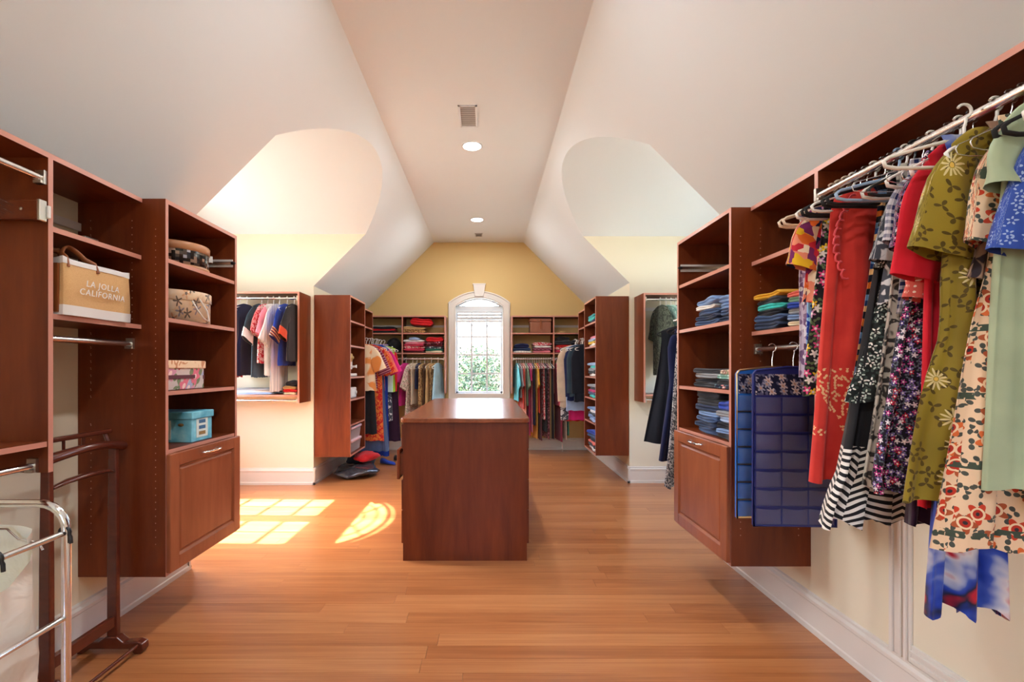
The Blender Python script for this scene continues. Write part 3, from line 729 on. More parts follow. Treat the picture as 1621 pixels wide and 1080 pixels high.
for s in (-1, 1):
    for k in range(2):
        y0 = .026+k*(L-.052)/2; y1 = y0+(L-.052)/2-.004; z = .885
        for j, h in enumerate((.165, .20, .20, .22)):
            out = .030 if (s < 0 and j == 1 and k == 0) else 0
            a, b = sorted((s*(hw-.004+out), s*(hw+.016+out)))
            d = MB().box(a, b, y0, y1, z-h+.004, z).build('drawer', 'cherry', isl, bevel=.003)
            if out: MB().box(-hw-.03, -hw+.01, y0+.02, y1-.02, z-h+.03, z-.03).build('drawer_box', 'cherry', d)
            zc = z-h/2; ym = (y0+y1)/2; xo = s*(hw+.016+out)
            MB().tube([(xo, ym-.05, zc), (xo+s*.022, ym-.05, zc), (xo+s*.022, ym+.05, zc), (xo, ym+.05, zc)], .005, 8).build('handle', 'chrome', d)
            z -= h

# ------------------------------------------------------------------ boxes on the tower shelves
t = NT('mosaic', .18, .6); sp = t.n('SeparateXYZ'); t.l(t.obj(), sp.inputs[0])
an = t.math('MULTIPLY', t.math('ARCTAN2', sp.outputs[1], sp.outputs[0]), 9.0); cb = t.n('CombineXYZ'); t.l(an, cb.inputs[0]); t.l(t.math('MULTIPLY', sp.outputs[2], 62), cb.inputs[1])
wv = t.n('TexWhiteNoise', noise_dimensions='2D'); t.l(t.vmath('FLOOR', cb.outputs[0]), wv.inputs['Vector'])
t.color(t.ramp(wv.outputs[0], [(0, (.015, .013, .012, 1)), (.45, (.10, .075, .06, 1)), (.62, rgb(170, 140, 120)), (.8, (.03, .03, .035, 1)), (.92, rgb(190, 190, 196))], 'CONSTANT'))
M_plain('tan_leather', rgb(186, 132, 92), .35, var=.08)
tc = empty('train_case', (-1.635, 2.425, SHZ[0]+.001), label='round black mosaic train case with tan leather rims on upper shelf', cat='case')
MB().lathe([(0, .012), (.148, .012), (.149, .095)], 40).build('body', 'mosaic', tc)
MB().lathe([(0, .0), (.150, .0), (.152, .006), (.151, .016), (.148, .018)], 40).build('base_rim', 'tan_leather', tc)
MB().lathe([(.148, .092), (.153, .093), (.154, .127), (.150, .133), (.0, .135)], 40).build('lid', 'tan_leather', tc)
MB().box(-.014, .014, -.008, .008, -.02, .02).build('clasp', 'chrome', tc, bevel=.003, loc=(.112, .106, .088), rot=.76)
P_floral('palm_print', rgb(232, 214, 190), [rgb(110, 96, 84), rgb(150, 140, 150), rgb(214, 160, 120)], rgb(120, 100, 90), rgb(226, 196, 160), 15, 5, .45, .55, .45, base2=rgb(214, 172, 132))
hb = empty('hat_box', (-1.63, 2.40, SHZ[1]), label='round cream hat box printed with palms, cord handle hanging down', cat='box')
MB().lathe([(0, .002), (.164, .002), (.164, .135)], 40).build('body', 'palm_print', hb); MB().lathe([(.168, .108), (.169, .109), (.169, .152), (.166, .156), (0, .157)], 40).build('lid', 'palm_print', hb)
MB().tube([(.150, -.085, .105), (.168, -.07, .06), (.176, -.03, .02), (.172, .02, .012), (.18, -.01, .06), (.163, -.045, .118)], .004, 6).build('cord_handle', 'hanger_white', hb)
P_floral('rose_print', rgb(206, 188, 182), [rgb(226, 110, 130), rgb(214, 150, 170), rgb(190, 70, 80), rgb(170, 170, 200)], rgb(246, 210, 200), rgb(120, 130, 90), 11, 6, .5, .2, .4)
P_swirl('scroll_print', rgb(238, 206, 170), rgb(206, 140, 100), 16, 12); M_plain('plum_strap', rgb(96, 36, 48), .6)
fb_ = empty('storage_box', (-1.665, 2.305, SHZ[2]), label='square floral keepsake box with scroll print lid and plum strap', cat='box')
MB().box(-.165, .155, -.165, .155, .001, .128).build('body', 'rose_print', fb_, bevel=.003); MB().box(-.172, .162, -.172, .162, .105, .145).build('lid', 'scroll_print', fb_, bevel=.004)
MB().box(.155, .159, -.14, .075, .055, .073).build('strap', 'plum_strap', fb_); MB().box(.150, .1565, .145, .1565, .05, .07).build('strap', 'plum_strap', fb_)
t = NT('blue_card', .5); n_ = t.noise(t.obj(), 12, 3); t.color(t.ramp(n_, [(.35, rgb(70, 160, 190)), (.6, rgb(128, 206, 224)), (.75, rgb(170, 226, 234))]))
M_plain('card_label', rgb(214, 228, 222), .5); M_plain('card_ink', rgb(60, 110, 150), .6); M_plain('card_gold', rgb(150, 120, 70), .5)
bb = empty('storage_box', (-1.655, 2.42, .877), label='light blue cardboard box with printed paper labels above the laundry door', cat='box')
MB().box(-.165, .160, -.085, .085, .001, .14).build('body', 'blue_card', bb, bevel=.002); MB().box(-.172, .168, -.092, .092, .118, .155).build('lid', 'blue_card', bb, bevel=.003)
for (y0, y1, z0, z1) in ((-.05, .045, .02, .115),):
    lb = MB().box(.1605, .162, y0, y1, z0, z1).build('paper_label', 'card_label', bb)
    for k in range(3):
        MB().box(.162, .1626, y0+.02, y1-.02, z0+.012+.03*k, z0+.030+.03*k).build('print', 'card_ink' if k else 'card_gold', lb)
lb = MB().box(-.15, .055, -.087, -.0855, .015, .112).build('paper_label', 'card_label', bb)
for k in range(3): MB().box(-.10, .02, -.0878, -.087, .024+.03*k, .044+.03*k).build('print', 'card_ink', lb)
MB().lathe([(0, 0), (.012, 0), (0, .001)], 14, sx=1.3, sy=.7).build('stamp', 'card_gold', bb, loc=(.105, -.0862, .09), rot=(PI/2, 0, 0))
# canvas tote
t = NT('jute', .9); n_ = t.noise(t.scaled(t.obj(), (1, 1, 1)), 260, 2); n2 = t.noise(t.obj(), 7, 2)
t.color(t.mix(n_, rgb(196, 150, 96), rgb(222, 180, 128))); t.bump(n_, .2, .002); M_plain('canvas_white', rgb(226, 222, 218), .85)
tb = empty('tote_bag', (-1.565, 1.70, 1.453), label='tan canvas tote bag lettered in white with brown leather handles', cat='bag')
def tote_shell(z0, z1, off):
    m = MB(); D_, W_t = .20, .315; vs = []; N = 9
    lev = [z0+(z1-z0)*i/4 for i in range(5)]
    ring = []
    for z in lev:
        sag = .010*math.sin(PI*z/.22); p = []
        k = z/.22
        def dip(u): return 0
        for i in range(N): u = i/(N-1); p.append((off+sag*math.sin(PI*u)+.006*math.sin(7*u+3*k), -off+u*(W_t+2*off), z))
        for i in range(N): u = i/(N-1); p.append((-u*(D_)-off*(2*u-1) if False else off-u*(D_+2*off), W_t+off-.008*math.sin(PI*u)*k, z))
        for i in range(N): u = i/(N-1); p.append((-D_-off, W_t+off-u*(W_t+2*off), z))
        for i in range(N): u = i/(N-1); p.append((-D_-off+u*(D_+2*off), -off+.03*math.sin(PI*u)*k, z))
        ring.append(p)
    # the rim dips in the middle of each long side
    if z1 > .2:
        ring[-1] = [(x, y, z-(.016*math.sin(PI*max(0, min(1, y/W_t))) if abs(z-z1) < 1e-6 else 0)) for x, y, z in ring[-1]]
    n = 4*N
    for p in ring: vs += p
    m.add(vs, [(a*n+i, a*n+(i+1) % n, (a+1)*n+(i+1) % n, (a+1)*n+i) for a in range(4) for i in range(n)], 0, True)
    return m, ring
m, rg = tote_shell(.001, .218, 0); m.add(rg[0], [tuple(range(36))]); m.build('body', 'jute', tb)
m, _ = tote_shell(.0005, .038, .0015); m.build('base_band', 'canvas_white', tb)
m, _ = tote_shell(.192, .2185, .0015); m.build('top_band', 'canvas_white', tb)
MB().box(-.19, -.012, .0005, .006, .01, .19).build('side_gusset', 'leather', tb, loc=(0, -.006, 0))
for x in (.004, -.198):
    pts = [(x, .085, .165), (x, .088, .215)]+[(x-.02*math.sin(PI*i/10)*(1 if x > 0 else -1), .088+.10*i/10, .215+.075*math.sin(PI*i/10)) for i in range(1, 10)]+[(x, .192, .215), (x, .195, .165)]
    if x > 0: pts = [(x-.004, .02, .18), (x-.012, .022, .215)]+[(x-.03-.03*math.sin(PI*i/10), .022+.125*i/10, .215+.055*math.sin(PI*i/10)) for i in range(1, 10)]+[(x-.012, .147, .215), (x-.002, .15, .18)]
    else: pts = [(x, .04, .19)]+[(x+.03+.05*math.sin(PI*i/10), .04+.13*i/10, .205+.06*math.sin(PI*i/10)) for i in range(11)]+[(x, .17, .19)]
    MB().tube(pts, .0105, 8, flat=.5).build('handle', 'leather', tb)
def lettering(txt, parent, size, loc, rot, mat, shear=0, name='lettering', align='CENTER', spacing=1.0):
    cu = bpy.data.curves.new(name, 'FONT'); cu.body = txt; cu.size = size; cu.align_x = align; cu.shear = shear; cu.extrude = .0006; cu.space_character = spacing; cu.resolution_u = 3
    tmp = bpy.data.objects.new('tmp', cu); COL.objects.link(tmp); bpy.context.view_layer.update()
    me = bpy.data.meshes.new_from_object(tmp.evaluated_get(bpy.context.evaluated_depsgraph_get())); bpy.data.objects.remove(tmp)
    me.materials.clear(); me.materials.append(MATS[mat]); o = bpy.data.objects.new(name, me); COL.objects.link(o); o.parent = parent; o.location = loc; o.rotation_euler = rot
    return o
for txt, z in (('LA JOLLA', .118), ('CALIFORNIA', .084)):
    o = lettering(txt, tb, .034, (.0185, .158, z), (PI/2, 0, PI/2), 'canvas_white', .15, spacing=1.15)

# ------------------------------------------------------------------ valet stand and laundry sorter
vs_ = empty('valet_stand', (-1.645, 1.885, 0), label='dark polished wood valet stand beneath the tote shelf', cat='stand')
for k, y_ in enumerate((.155, -.155)):
    m = MB(); m.prism([(-.155, 0), (-.13, 0), (-.10, .022), (.07, .022), (.10, 0), (.125, 0), (.138, .018), (.135, .045), (.11, .055), (.05, .05), (.02, .075), (-.03, .075), (-.06, .055), (-.14, .05), (-.158, .03)], 'y', y_-.02, y_+.02)
    m.build('foot', 'valet_wood', vs_, bevel=.005, seg=2)
    m = MB(); m.prism([(-.03, .07), (.016, .07), (.014, .5), (.010, .90), (-.022, .90), (-.028, .5)], 'y', y_-.011, y_+.011); m.build('post', 'valet_wood', vs_, bevel=.004, seg=2)
    m = MB(); m.tube([(-.01, y_, .89), (-.02, y_, .915)], .012, 8)
m = MB(); m.tube([(.112, -.15, .038), (.112, .15, .038)], .0075, 8); m.build('shoe_rail', 'valet_wood', vs_); MB().tube([(-.125, -.15, .038), (-.125, .15, .038)], .0075, 8).build('shoe_rail', 'valet_wood', vs_)
MB().box(-.013, .009, -.145, .145, .115, .165).build('stretcher', 'valet_wood', vs_, bevel=.004)
# coat hanger bar: a bowed flat bar with thick rounded shoulders
pts = [(-.005+.035*math.sin(PI*i/14)-.0, -.195+.39*i/14, .905+.028*math.sin(PI*i/14)) for i in range(15)]
MB().tube(pts, [.020+.006*abs(2*i/14-1)**2 for i in range(15)], 10, flat=.85).build('hanger_bar', 'valet_wood', vs_)
MB().tube([(.0, -.14, .80), (.012, -.09, .815), (.016, 0, .82), (.012, .09, .815), (.0, .14, .80)], [.012, .017, .019, .017, .012], 10, flat=.6).build('trouser_bar', 'valet_wood', vs_)
MB().box(-.06, -.03, -.18, .18, .965, .985).build('tray_rail', 'valet_wood', vs_, bevel=.006, seg=2)
for y_ in (-.045, .045): MB().tube([(-.045, y_, .92), (-.045, y_, .97)], .0055, 8).build('spindle', 'valet_wood', vs_)
for s in (-1, 1): MB().tube([(-.01, s*.155, .885), (-.03, s*.155, .93), (-.045, s*.155, .968)], .009, 8).build('bracket_arm', 'valet_wood', vs_)

ls = empty('laundry_sorter', (-1.15, 1.26, 0), label='chrome tube laundry sorter with an off-white canvas bag', cat='hamper')
WD, LN = .40, .52; r = .011
for y_ in (0, -LN):
    c = .07; pts = [(0, y_, .0), (0, y_, .885-c)]+[(-c+c*math.cos(a), y_, .885-c+c*math.sin(a)) for a in [PI/2*i/6 for i in range(1, 7)]]+[(-WD+c, y_, .885)]+[(-WD+c-c*math.sin(a), y_, .885-c+c*math.cos(a)) for a in [PI/2*i/6 for i in range(1, 7)]]+[(-WD, y_, 0)]
    MB().tube(pts, r, 12).build('end_frame', 'chrome', ls)
for x in (0, -WD):
    for z in (.806, .575, .08): MB().tube([(x, 0, z), (x, -LN, z)], .008, 10).build('side_bar', 'chrome', ls)
def hookpts(y_): return [(.0+.014*math.cos(a), y_, .808+.014*math.sin(a)) for a in [PI*(1.35-1.5*i/9) for i in range(10)]]+[(.016, y_, .795), (.017, y_, .778)]
t = NT('sack', .95); n_ = t.noise(t.obj(), 5, 3); t.color(t.ramp(n_, [(.3, rgb(230, 224, 212)), (.7, rgb(244, 240, 230))])); t.bump(t.noise(t.obj(), 9, 4, .6, .5), .5, .02)
M_plain('towel', rgb(206, 188, 70), .95, var=.2)
m = MB(); lev = [.10, .2, .35, .5, .62, .70, .745]; N = 44; vs = []
for li, z in enumerate(lev):
    for i in range(N):
        a = 2*PI*i/N; cx, sx = math.cos(a), math.sin(a)
        px = -WD/2+(.170-.012*(li == 0))*math.copysign(abs(cx)**.35, cx); py = -LN/2+.02+(.225-.01*(li == 0))*math.copysign(abs(sx)**.35, sx)
        k = .006*math.sin(5*a+z*9)+.004*math.sin(11*a-z*14); px += k*cx*1.4; py += k*sx*1.4
        zz_ = z
        if li >= 4:
            f_ = (li-3)/3; zz_ = z+f_*(.085*max(0, sx)-.05*max(0, -sx)*1.2-.05*max(0, cx)*max(0, 1-abs(sx)*1.2))
        vs.append((px, py, zz_))
m.add(vs, [(l*N+i, l*N+(i+1) % N, (l+1)*N+(i+1) % N, (l+1)*N+i) for l in range(len(lev)-1) for i in range(N)], 0, True); m.add(vs[:N], [tuple(range(N))])
m.build('sack', 'sack', ls)
for y_ in (-.004, -.18, -.20, -.40): MB().tube(hookpts(y_), .0045, 8).build('bag_hook', 'black_plastic', ls)
for y_, z in ((-.03, .79), (-LN+.06, .72)):
    MB().tube([(-.035, y_, z-.02), (-.045, y_, z), (-.10, y_, z+.008), (-.13, y_, z+.035), (-.30, y_, z+.035), (-.33, y_, z+.008), (-.355, y_, z), (-.365, y_, z-.02)], .003, 6).build('bag_wire', 'chrome', ls)
m = MB(); vs = []
for i in range(9):
    for j in range(9): vs.append((-.34+.28*i/8, -.44+.38*j/8, .60+.035*math.sin(i*1.1)*math.cos(j*.9)))
m.add(vs, [(i*9+j, i*9+j+1, (i+1)*9+j+1, (i+1)*9+j) for i in range(8) for j in range(8)], 0, True)
m.add([(p[0], p[1], .2) for p in vs], [(0, 8, 80, 72)])
tag(m.build('towel', 'towel', loc=(-1.15, 1.26, 0)), 'crumpled yellow-green towel inside the laundry sorter bag', 'towel')

# ------------------------------------------------------------------ hangers
HC_ = {}
HTYPE = dict(white=('hanger_white', .0058, .205, 'chrome' if False else 'hanger_white'), beige=('hanger_beige', .0062, .205, 'hanger_beige'), blue=('hanger_blue', .006, .20, 'hanger_blue'),
             velvet=('black_velvet', .0062, .205, 'chrome'), wire=('wire', .0017, .20, 'wire'), wood=('hanger_beige', .008, .20, 'chrome'), black=('black_plastic', .006, .205, 'black_plastic'))
def hanger_meshes(tp, hwid=.2):
    key = (tp, round(hwid, 2))
    if key in HC_: return HC_[key]
    bm_, r, w_, hm = HTYPE[tp]; w_ = key[1]
    a = [PI*(-.42+1.25*i/12) for i in range(13)]
    rr = .0125+max(.0022, r*.45)+.0025
    hook = [(0, 0, -.068), (0, 0, -.04), (.004, 0, -.028)]+[(rr*math.cos(q), 0, rr*math.sin(q)) for q in a]
    h = MB().tube(hook, max(.0018, r*.42 if hm in ('chrome', 'wire') else r*.62), 6)
    hi = 12; c = .012 if tp != 'wire' else .006
    body = [(0, 0, -.066), (.05, 0, -.078), (w_*.6, 0, -.096), (w_-c, 0, -.116), (w_, 0, -.126), (w_-.004, 0, -.139), (w_-.03, 0, -.144), (0, 0, -.144), (-w_+.03, 0, -.144), (-w_+.004, 0, -.139), (-w_, 0, -.126), (-w_+c, 0, -.116), (-w_*.6, 0, -.096), (-.05, 0, -.078)]
    b = MB().tube(body, r, 6, closed=True, flat=.8)
    both = MB(); both.add(h.v, h.f, 1, True); both.add(b.v, b.f, 0, True)
    HC_[key] = (h.mesh('hook', hm), b.mesh('body', bm_), both.mesh('hanger', [bm_, hm]))
    return HC_[key]
def hanger(tp, loc, rot, label, group, near, hwid=.2):
    h, b, both = hanger_meshes(tp, hwid)
    if near:
        e = empty('clothes_hanger', loc, rot, label=label, cat='hanger', group=group)
        for nm, me in (('hook', h), ('body', b)):
            o = bpy.data.objects.new(nm, me); COL.objects.link(o); o.parent = e
    else:
        o = bpy.data.objects.new('clothes_hanger', both); COL.objects.link(o); o.location = loc; o.rotation_euler = (0, 0, rot); tag(o, label, 'hanger', group)

# ------------------------------------------------------------------ garments
def sp_(c, p): return math.copysign(abs(c)**p, c)
def lerp(a, b, t): return a+(b-a)*t
def sleeve_angle(t_, so_): return lerp(1.05, math.radians(8+so_*300) if so_ >= 0 else -.03, min(1, t_*(2.4 if so_ >= 0 else 4)))
def sleeve_reach(slen, sr, so_):
    x = -.05; best = 0; stp = slen/10/.95
    for i in range(11):
        al = sleeve_angle(i/10, so_)
        if i: x += math.sin(al)*stp
        best = max(best, x+math.cos(al)*lerp(.07, sr, i/10))
    return best
def garment(name, label, mat, loc, rot=0, L=.9, W=.19, hem=.2, T=.013, neck=.06, drop=.04, sleeve=None, slen=.2, sr=.085, sout=.05, fold=.006, nf=5, hw=.006, body=.94,
            smat=None, cuff=None, hang='white', hgroup=None, hlabel=None, near=False, group=None, cat=None, tiers=(), point=0, waist=None, scoop=.0, seed=None, top=-.062, trim=None, skirt=False, N=40, xoff=0):
    if sleeve == 'long' and not near: sout = -.01; W -= .03
    rr = random.Random(seed if seed is not None else hash(label) % 9999 if False else sum(map(ord, label)))
    p1, p2, p3 = (rr.uniform(0, 6.28) for _ in range(3))
    m = MB(); rings = []
    if skirt: sh = [(top-.03, W*.98, .5), (top-.05, W, .7)]
    else: sh = [(top-drop*((k/5)**1.25), lerp(neck, W, k/5), lerp(.55, .62, k/5)) for k in range(6)]
    nb = 20 if near else 12
    z1 = top-drop; zh = top-L
    for k in range(1, nb+1):
        t_ = k/nb; w_ = lerp(W*body, hem, t_**1.15)
        if waist: w_ *= 1-waist[1]*math.exp(-((t_-waist[0])/.13)**2)
        f_ = 1.0
        for (tt, am) in tiers:
            d_ = t_-tt
            if 0 <= d_ < .5: w_ += am*(1-math.exp(-d_*14))
            if abs(d_) < .02: f_ *= .9
        sh.append((lerp(z1, zh, t_), w_, lerp(.65, 1.0, min(1, t_*1.6))*f_))
    nr = len(sh)
    for i, (z, w_, th) in enumerate(sh):
        t_ = max(0, (z1-z)/(z1-zh)) if z < z1 else 0
        A = fold*min(1, t_*2.2+.12)*(1+.5*t_)
        p = []
        for j in range(N):
            a = 2*PI*j/N; cx, sx = math.cos(a), math.sin(a); u = sp_(cx, .85); v = sp_(sx, .75)
            ph = p1 if sx < 0 else p1+1.1
            wv = math.sin(nf*PI*u*.8+ph+.9*math.sin(2.2*t_+p2))+.45*math.sin(nf*PI*u*1.7+p3+1.3*t_)
            x = w_*u*(1+.015*math.sin(6*t_+p2)); y = T*th*v*(1-.25*u*u)+A*wv*(1-.15*u*u)
            zz = z
            if i == nr-1: zz += hw*math.sin(nf*2.2*u+p2)-point*abs(u)**1.5
            elif i > nr-5 and point: zz -= point*abs(u)**1.5*((i-nr+5)/5)
            if scoop and i < 4 : zz -= scoop*(1-abs(u))*(1-i/4)
            p.append((x, y, zz))
        rings.append(p)
    vs = [q for p in rings for q in p]
    cuv = []
    for (z, w_, th), p in zip(sh, rings):
        cum = [0.0]
        for j in range(1, N): cum.append(cum[-1]+math.hypot(p[j][0]-p[j-1][0], p[j][1]-p[j-1][1]))
        c0 = cum[3*N//4]; cuv += [(c-c0, p[j][2]) for j, c in enumerate(cum)]
    m.add(vs, [(i*N+j, i*N+(j+1) % N, (i+1)*N+(j+1) % N, (i+1)*N+j) for i in range(nr-1) for j in range(N)], 0, True, cuv)
    parts = []
    if sleeve:
        stp = slen/10/.95
        for s in (-1, 1):
            q = MB(); n = 16; k = 11; rgs = []; suv = []
            cx, cz = s*(W-.05), z1-.062
            for i in range(k):
                t_ = i/(k-1); al = sleeve_angle(t_, sout)
                if i: cx += s*math.sin(al)*stp; cz -= math.cos(al)*stp
                if sleeve == 'short': ra = lerp(.072, sr, t_)
                elif sleeve == 'puff': ra = lerp(.066, sr, math.sin(PI*min(.9, t_*.9)))*(1 if t_ < .9 else .75)
                elif sleeve == 'bell': ra = lerp(.068, sr, t_**1.5)
                else: ra = lerp(.068, sr*.7, t_)
                rg = []; ax, az = s*math.cos(al), math.sin(al)
                for j in range(n):
                    a = 2*PI*j/n; ww = .10*math.sin(3*a+p1+4*t_)*min(1, t_*2); c_ = math.cos(a)*ra*(1+ww*.5)
                    rg.append((cx+ax*c_, (T*(.75+.6*t_))*math.sin(a)*(1+ww*2.5)+.004*math.sin(5*t_+p2), cz+az*c_)); suv.append((ra*2.2*(j/n)*(1 if j <= n/2 else 1)*1.9, -t_*slen*1.1))
                rgs.append(rg)
            q.add([v_ for g_ in rgs for v_ in g_], [(i*n+j, i*n+(j+1) % n, (i+1)*n+(j+1) % n, (i+1)*n+j) for i in range(k-1) for j in range(n)], 0, True, suv)
            q.add(rgs[0], [tuple(range(n))])
            cf = None
            if cuff:
                cf = MB(); cr = []
                for i in (7, 8, 10):
                    c0 = sum((Vector(v_) for v_ in rgs[i]), Vector())/n
                    cr.append([tuple(c0+(Vector(v_)-c0)*1.06) for v_ in rgs[i]])
                cf.add([v_ for g_ in cr for v_ in g_], [(i*n+j, i*n+(j+1) % n, (i+1)*n+(j+1) % n, (i+1)*n+j) for i in range(2) for j in range(n)], 0, True)
            parts.append((q, cf))
    lc = (loc[0], loc[1], loc[2])
    if parts or trim:
        e = empty(name, lc, rot, label=label, cat=cat or name, group=group)
        m.build('body', mat, e, fixn=False)
        for q, cf in parts:
            so_ = q.build('sleeve', smat or mat, e, fixn=False)
            if cf: cf.build('cuff', cuff, so_, fixn=False)
        if trim: trim(e, rings)
    else:
        e = tag(m.build(name, mat, loc=lc, rot=rot, fixn=False), label, cat or name, group)
    if hang:
        core = label
        for stop in (' hanging ', ' with ', ' in the ', ' under the ', ' beside ', ' behind ', ' on the ', ' below ', ' at the ', ' next to ', ' between ', ' scattered ', ' half ', ' showing ', ' edge ', ' ending ', ' deepest', ' squeezed', ' nearest', ' closest', ' reaching', ' flaring', ' by the ', ' hung '): core = core.split(stop)[0]
        kind_ = dict(white='white plastic', beige='beige plastic', blue='pale blue plastic', velvet='black velvet', wire='thin wire', wood='wooden', black='black plastic')[hang]
        hl_ = kind_+' hanger carrying the '+core
        if hl_ in LABELS or len(core.split()) < 3: hl_ = kind_+' hanger carrying the '+' '.join(label.split()[:11])
        LABELS.add(hl_)
        hanger(hang, lc, rot, hl_, hgroup, near, max(.13, min(.2, W+.015)) if sleeve else .2)
    return e

# ---- the near rack: garments face the room door, one behind the other
RX, RZ = 1.27, 1.915
HG = 'hangers on the bright dress rack'
def rack(y, name, label, mat, hang='white', **kw):
    HL = dict(white='white plastic hanger on the packed rack of bright dresses', beige='beige plastic hanger on the packed rack of bright dresses', blue='pale blue plastic hanger on the packed dress rack',
              velvet='black velvet hanger with chrome hook on the packed dress rack', wire='thin wire hanger on the packed rack of bright dresses', black='black plastic hanger on the packed rack of bright dresses')
    kw.setdefault('near', True); kw.setdefault('N', 64); kw.setdefault('T', .014); kw.setdefault('fold', .009); kw.setdefault('group', 'garments on the bright dress rack')
    kw.setdefault('rot', R.uniform(-.06, .06))
    return garment(name, label, mat, (RX+kw.pop('dx', 0), y, RZ), hang=hang, hgroup='%s %s' % (hang, HG), hlabel=HL.get(hang), **kw)
def crochet(e, rings):
    # looped crochet edging round both armholes of the coral dress
    for s in (-1, 1):
        pts = []
        for i in range(60):
            t_ = i/59; a = t_*20*PI
            x = s*(.085+.05*math.sin(t_*PI*.9)+.01*t_); z = -.10-.27*t_
            pts.append((x+.008*math.cos(a), -.026+.003*math.sin(a*2), z+.008*math.sin(a)))
        MB().tube(pts, .0032, 6).build('crochet_edging', 'coral_crochet', e)
def hpx(px, y, dx=0): return RX+dx-(px-771)*y/730
def rk_(y, name, label, mat, hang, pl, hl, hb, sb=None, sl=None, srr=.08, dx=0, **kw):
    """pl / hl: where the shoulder and hem reach towards the room; hb: hem height, sb: sleeve end height"""
    a_ = hpx(pl, y, dx); z = HC-(hb-583)*y/730; so_ = kw.pop('sout', .02); drop = kw.get('drop', .04)
    if sl: kw['sleeve'] = sl; kw['slen'] = RZ-.062-drop-.062-(HC-(sb-583)*y/730)-.01; kw['sr'] = srr; kw['sout'] = so_; a_ -= sleeve_reach(kw['slen'], srr, so_)
    rack(y, name, label, mat, hang, W=a_, hem=hpx(hl, y, dx), L=RZ-.062-z, dx=dx, **kw)
rk_(1.695, 'tunic', 'lavender print sleeveless tunic hanging deepest behind the bright dresses', 'lavender_print', 'beige', 1264, 1266, 600)
rk_(1.665, 'dress', 'blue swirl print sleeveless dress beside the lavender tunic', 'blue_paisley', 'beige', 1275, 1274, 595)
rk_(1.632, 'top', 'geometric yellow red and navy top with wide pointed sleeves', 'geometric', 'beige', 1244, 1272, 480, 435, 'short', .075, sout=.03)
rk_(1.600, 'dress', 'black dress with yellow and pink garden flowers', 'garden_floral', 'white', 1300, 1274, 625)
rk_(1.572, 'dress', 'plain navy dress half hidden behind the coral dress', 'navy', 'velvet', 1310, 1290, 640)
rk_(1.545, 'top', 'plain black top on velvet hanger behind the coral dress', 'black', 'velvet', 1340, 1320, 560)
rk_(1.512, 'dress', 'long coral red dress with crochet armholes and gold flower motifs', 'coral_red', 'white', 1322, 1283, 762, fold=.016, nf=4, body=1.08, trim=crochet, T=.018, rot=-.04)
rk_(1.474, 'dress', 'dark navy dress with a narrow shoulder next to the coral dress', 'navy', 'velvet', 1392, 1340, 768)
rk_(1.448, 'dress', 'blue and orange banded dress showing between coral and leaf print', 'blue_orange', 'velvet', 1390, 1336, 735)
rk_(1.424, 'dress', 'long dress ending in black and white striped ruffles', 'bold_stripe', 'blue', 1405, 1305, 826, tiers=((.86, .03),), fold=.018, nf=7, hw=.012)
rk_(1.398, 'tunic', 'black tunic scattered with white leaf sprigs and flounced hem', 'leaf_black', 'white', 1385, 1352, 636, 440, 'short', .06, tiers=((.84, .015),))
rk_(1.372, 'blouse', 'pale grey print blouse with short sleeves', 'grey_print', 'black', 1380, 1395, 480, 428, 'short', .075)
rk_(1.345, 'dress', 'long taupe swirl print dress beside the leaf sprig tunic', 'taupe_swirl', 'wire', 1420, 1374, 770, fold=.014)
rk_(1.318, 'shirt', 'navy and white checked shirt with short sleeves', 'gingham', 'white', 1392, 1420, 500, 400, 'short', .075)
rk_(1.292, 'skirt', 'dark purple pleated skirt showing below the floral dress', 'dark_purple', 'wire', 1480, 1428, 826, fold=.016, nf=9, dx=.04)
rk_(1.268, 'dress', 'purple and black dress of tiny mixed flowers in three tiers', 'purple_floral', 'wire', 1404, 1396, 780, 412, 'short', .07, tiers=((.45, .012), (.72, .018)), fold=.014, nf=6)
rk_(1.208, 'dress', 'bright red dress with a long loose sleeve behind the olive dress', 'red', 'wire', 1409, 1452, 802, 452, 'short', .062, sout=.012)
rk_(1.240, 'blouse', 'salmon blouse with white dots and puffed cuffs', 'salmon_dot', 'white', 1420, 1462, 560, 490, 'puff', .07)
rk_(1.184, 'dress', 'blue and red watercolour chiffon dress hanging lowest with pointed hem', 'watercolor', 'white', 1500, 1464, 968, fold=.014, nf=3, hw=.016, dx=-.045)
rk_(1.152, 'dress', 'olive mustard dress with cream daisy embroidery and short wide sleeves', 'olive', 'white', 1430, 1440, 792, 418, 'short', .085, waist=(.52, .10), tiers=((.56, .015),), fold=.014, nf=4, T=.02, rot=.05)
rk_(1.118, 'jacket', 'dusky brown print jacket edge beside the olive dress', 'dusk_print', 'wire', 1522, 1530, 440, 400, 'short', .06)
rk_(1.092, 'dress', 'cream dress with orange paisley and flower bands and gathered skirt', 'paisley', 'wire', 1522, 1480, 866, 405, 'short', .06, waist=(.30, .18), fold=.013, nf=4, hw=.010, T=.018)
rk_(1.042, 'dress', 'sage green satin dress with a soft short sleeve', 'sage', 'velvet', 1556, 1566, 776, 312, 'short', .06, fold=.012, nf=3, T=.02)
rk_(1.012, 'blouse', 'royal blue blouse with pale flower print closest to the frame edge', 'royal_blue', 'velvet', 1574, 1640, 560, 418, 'bell', .07, T=.022, rot=-.05)
rack(.965, 'dress', 'plain plum dress at the entry end of the dress rack', 'dark_purple', 'white', L=.9, W=.12, hem=.13, dx=.05)

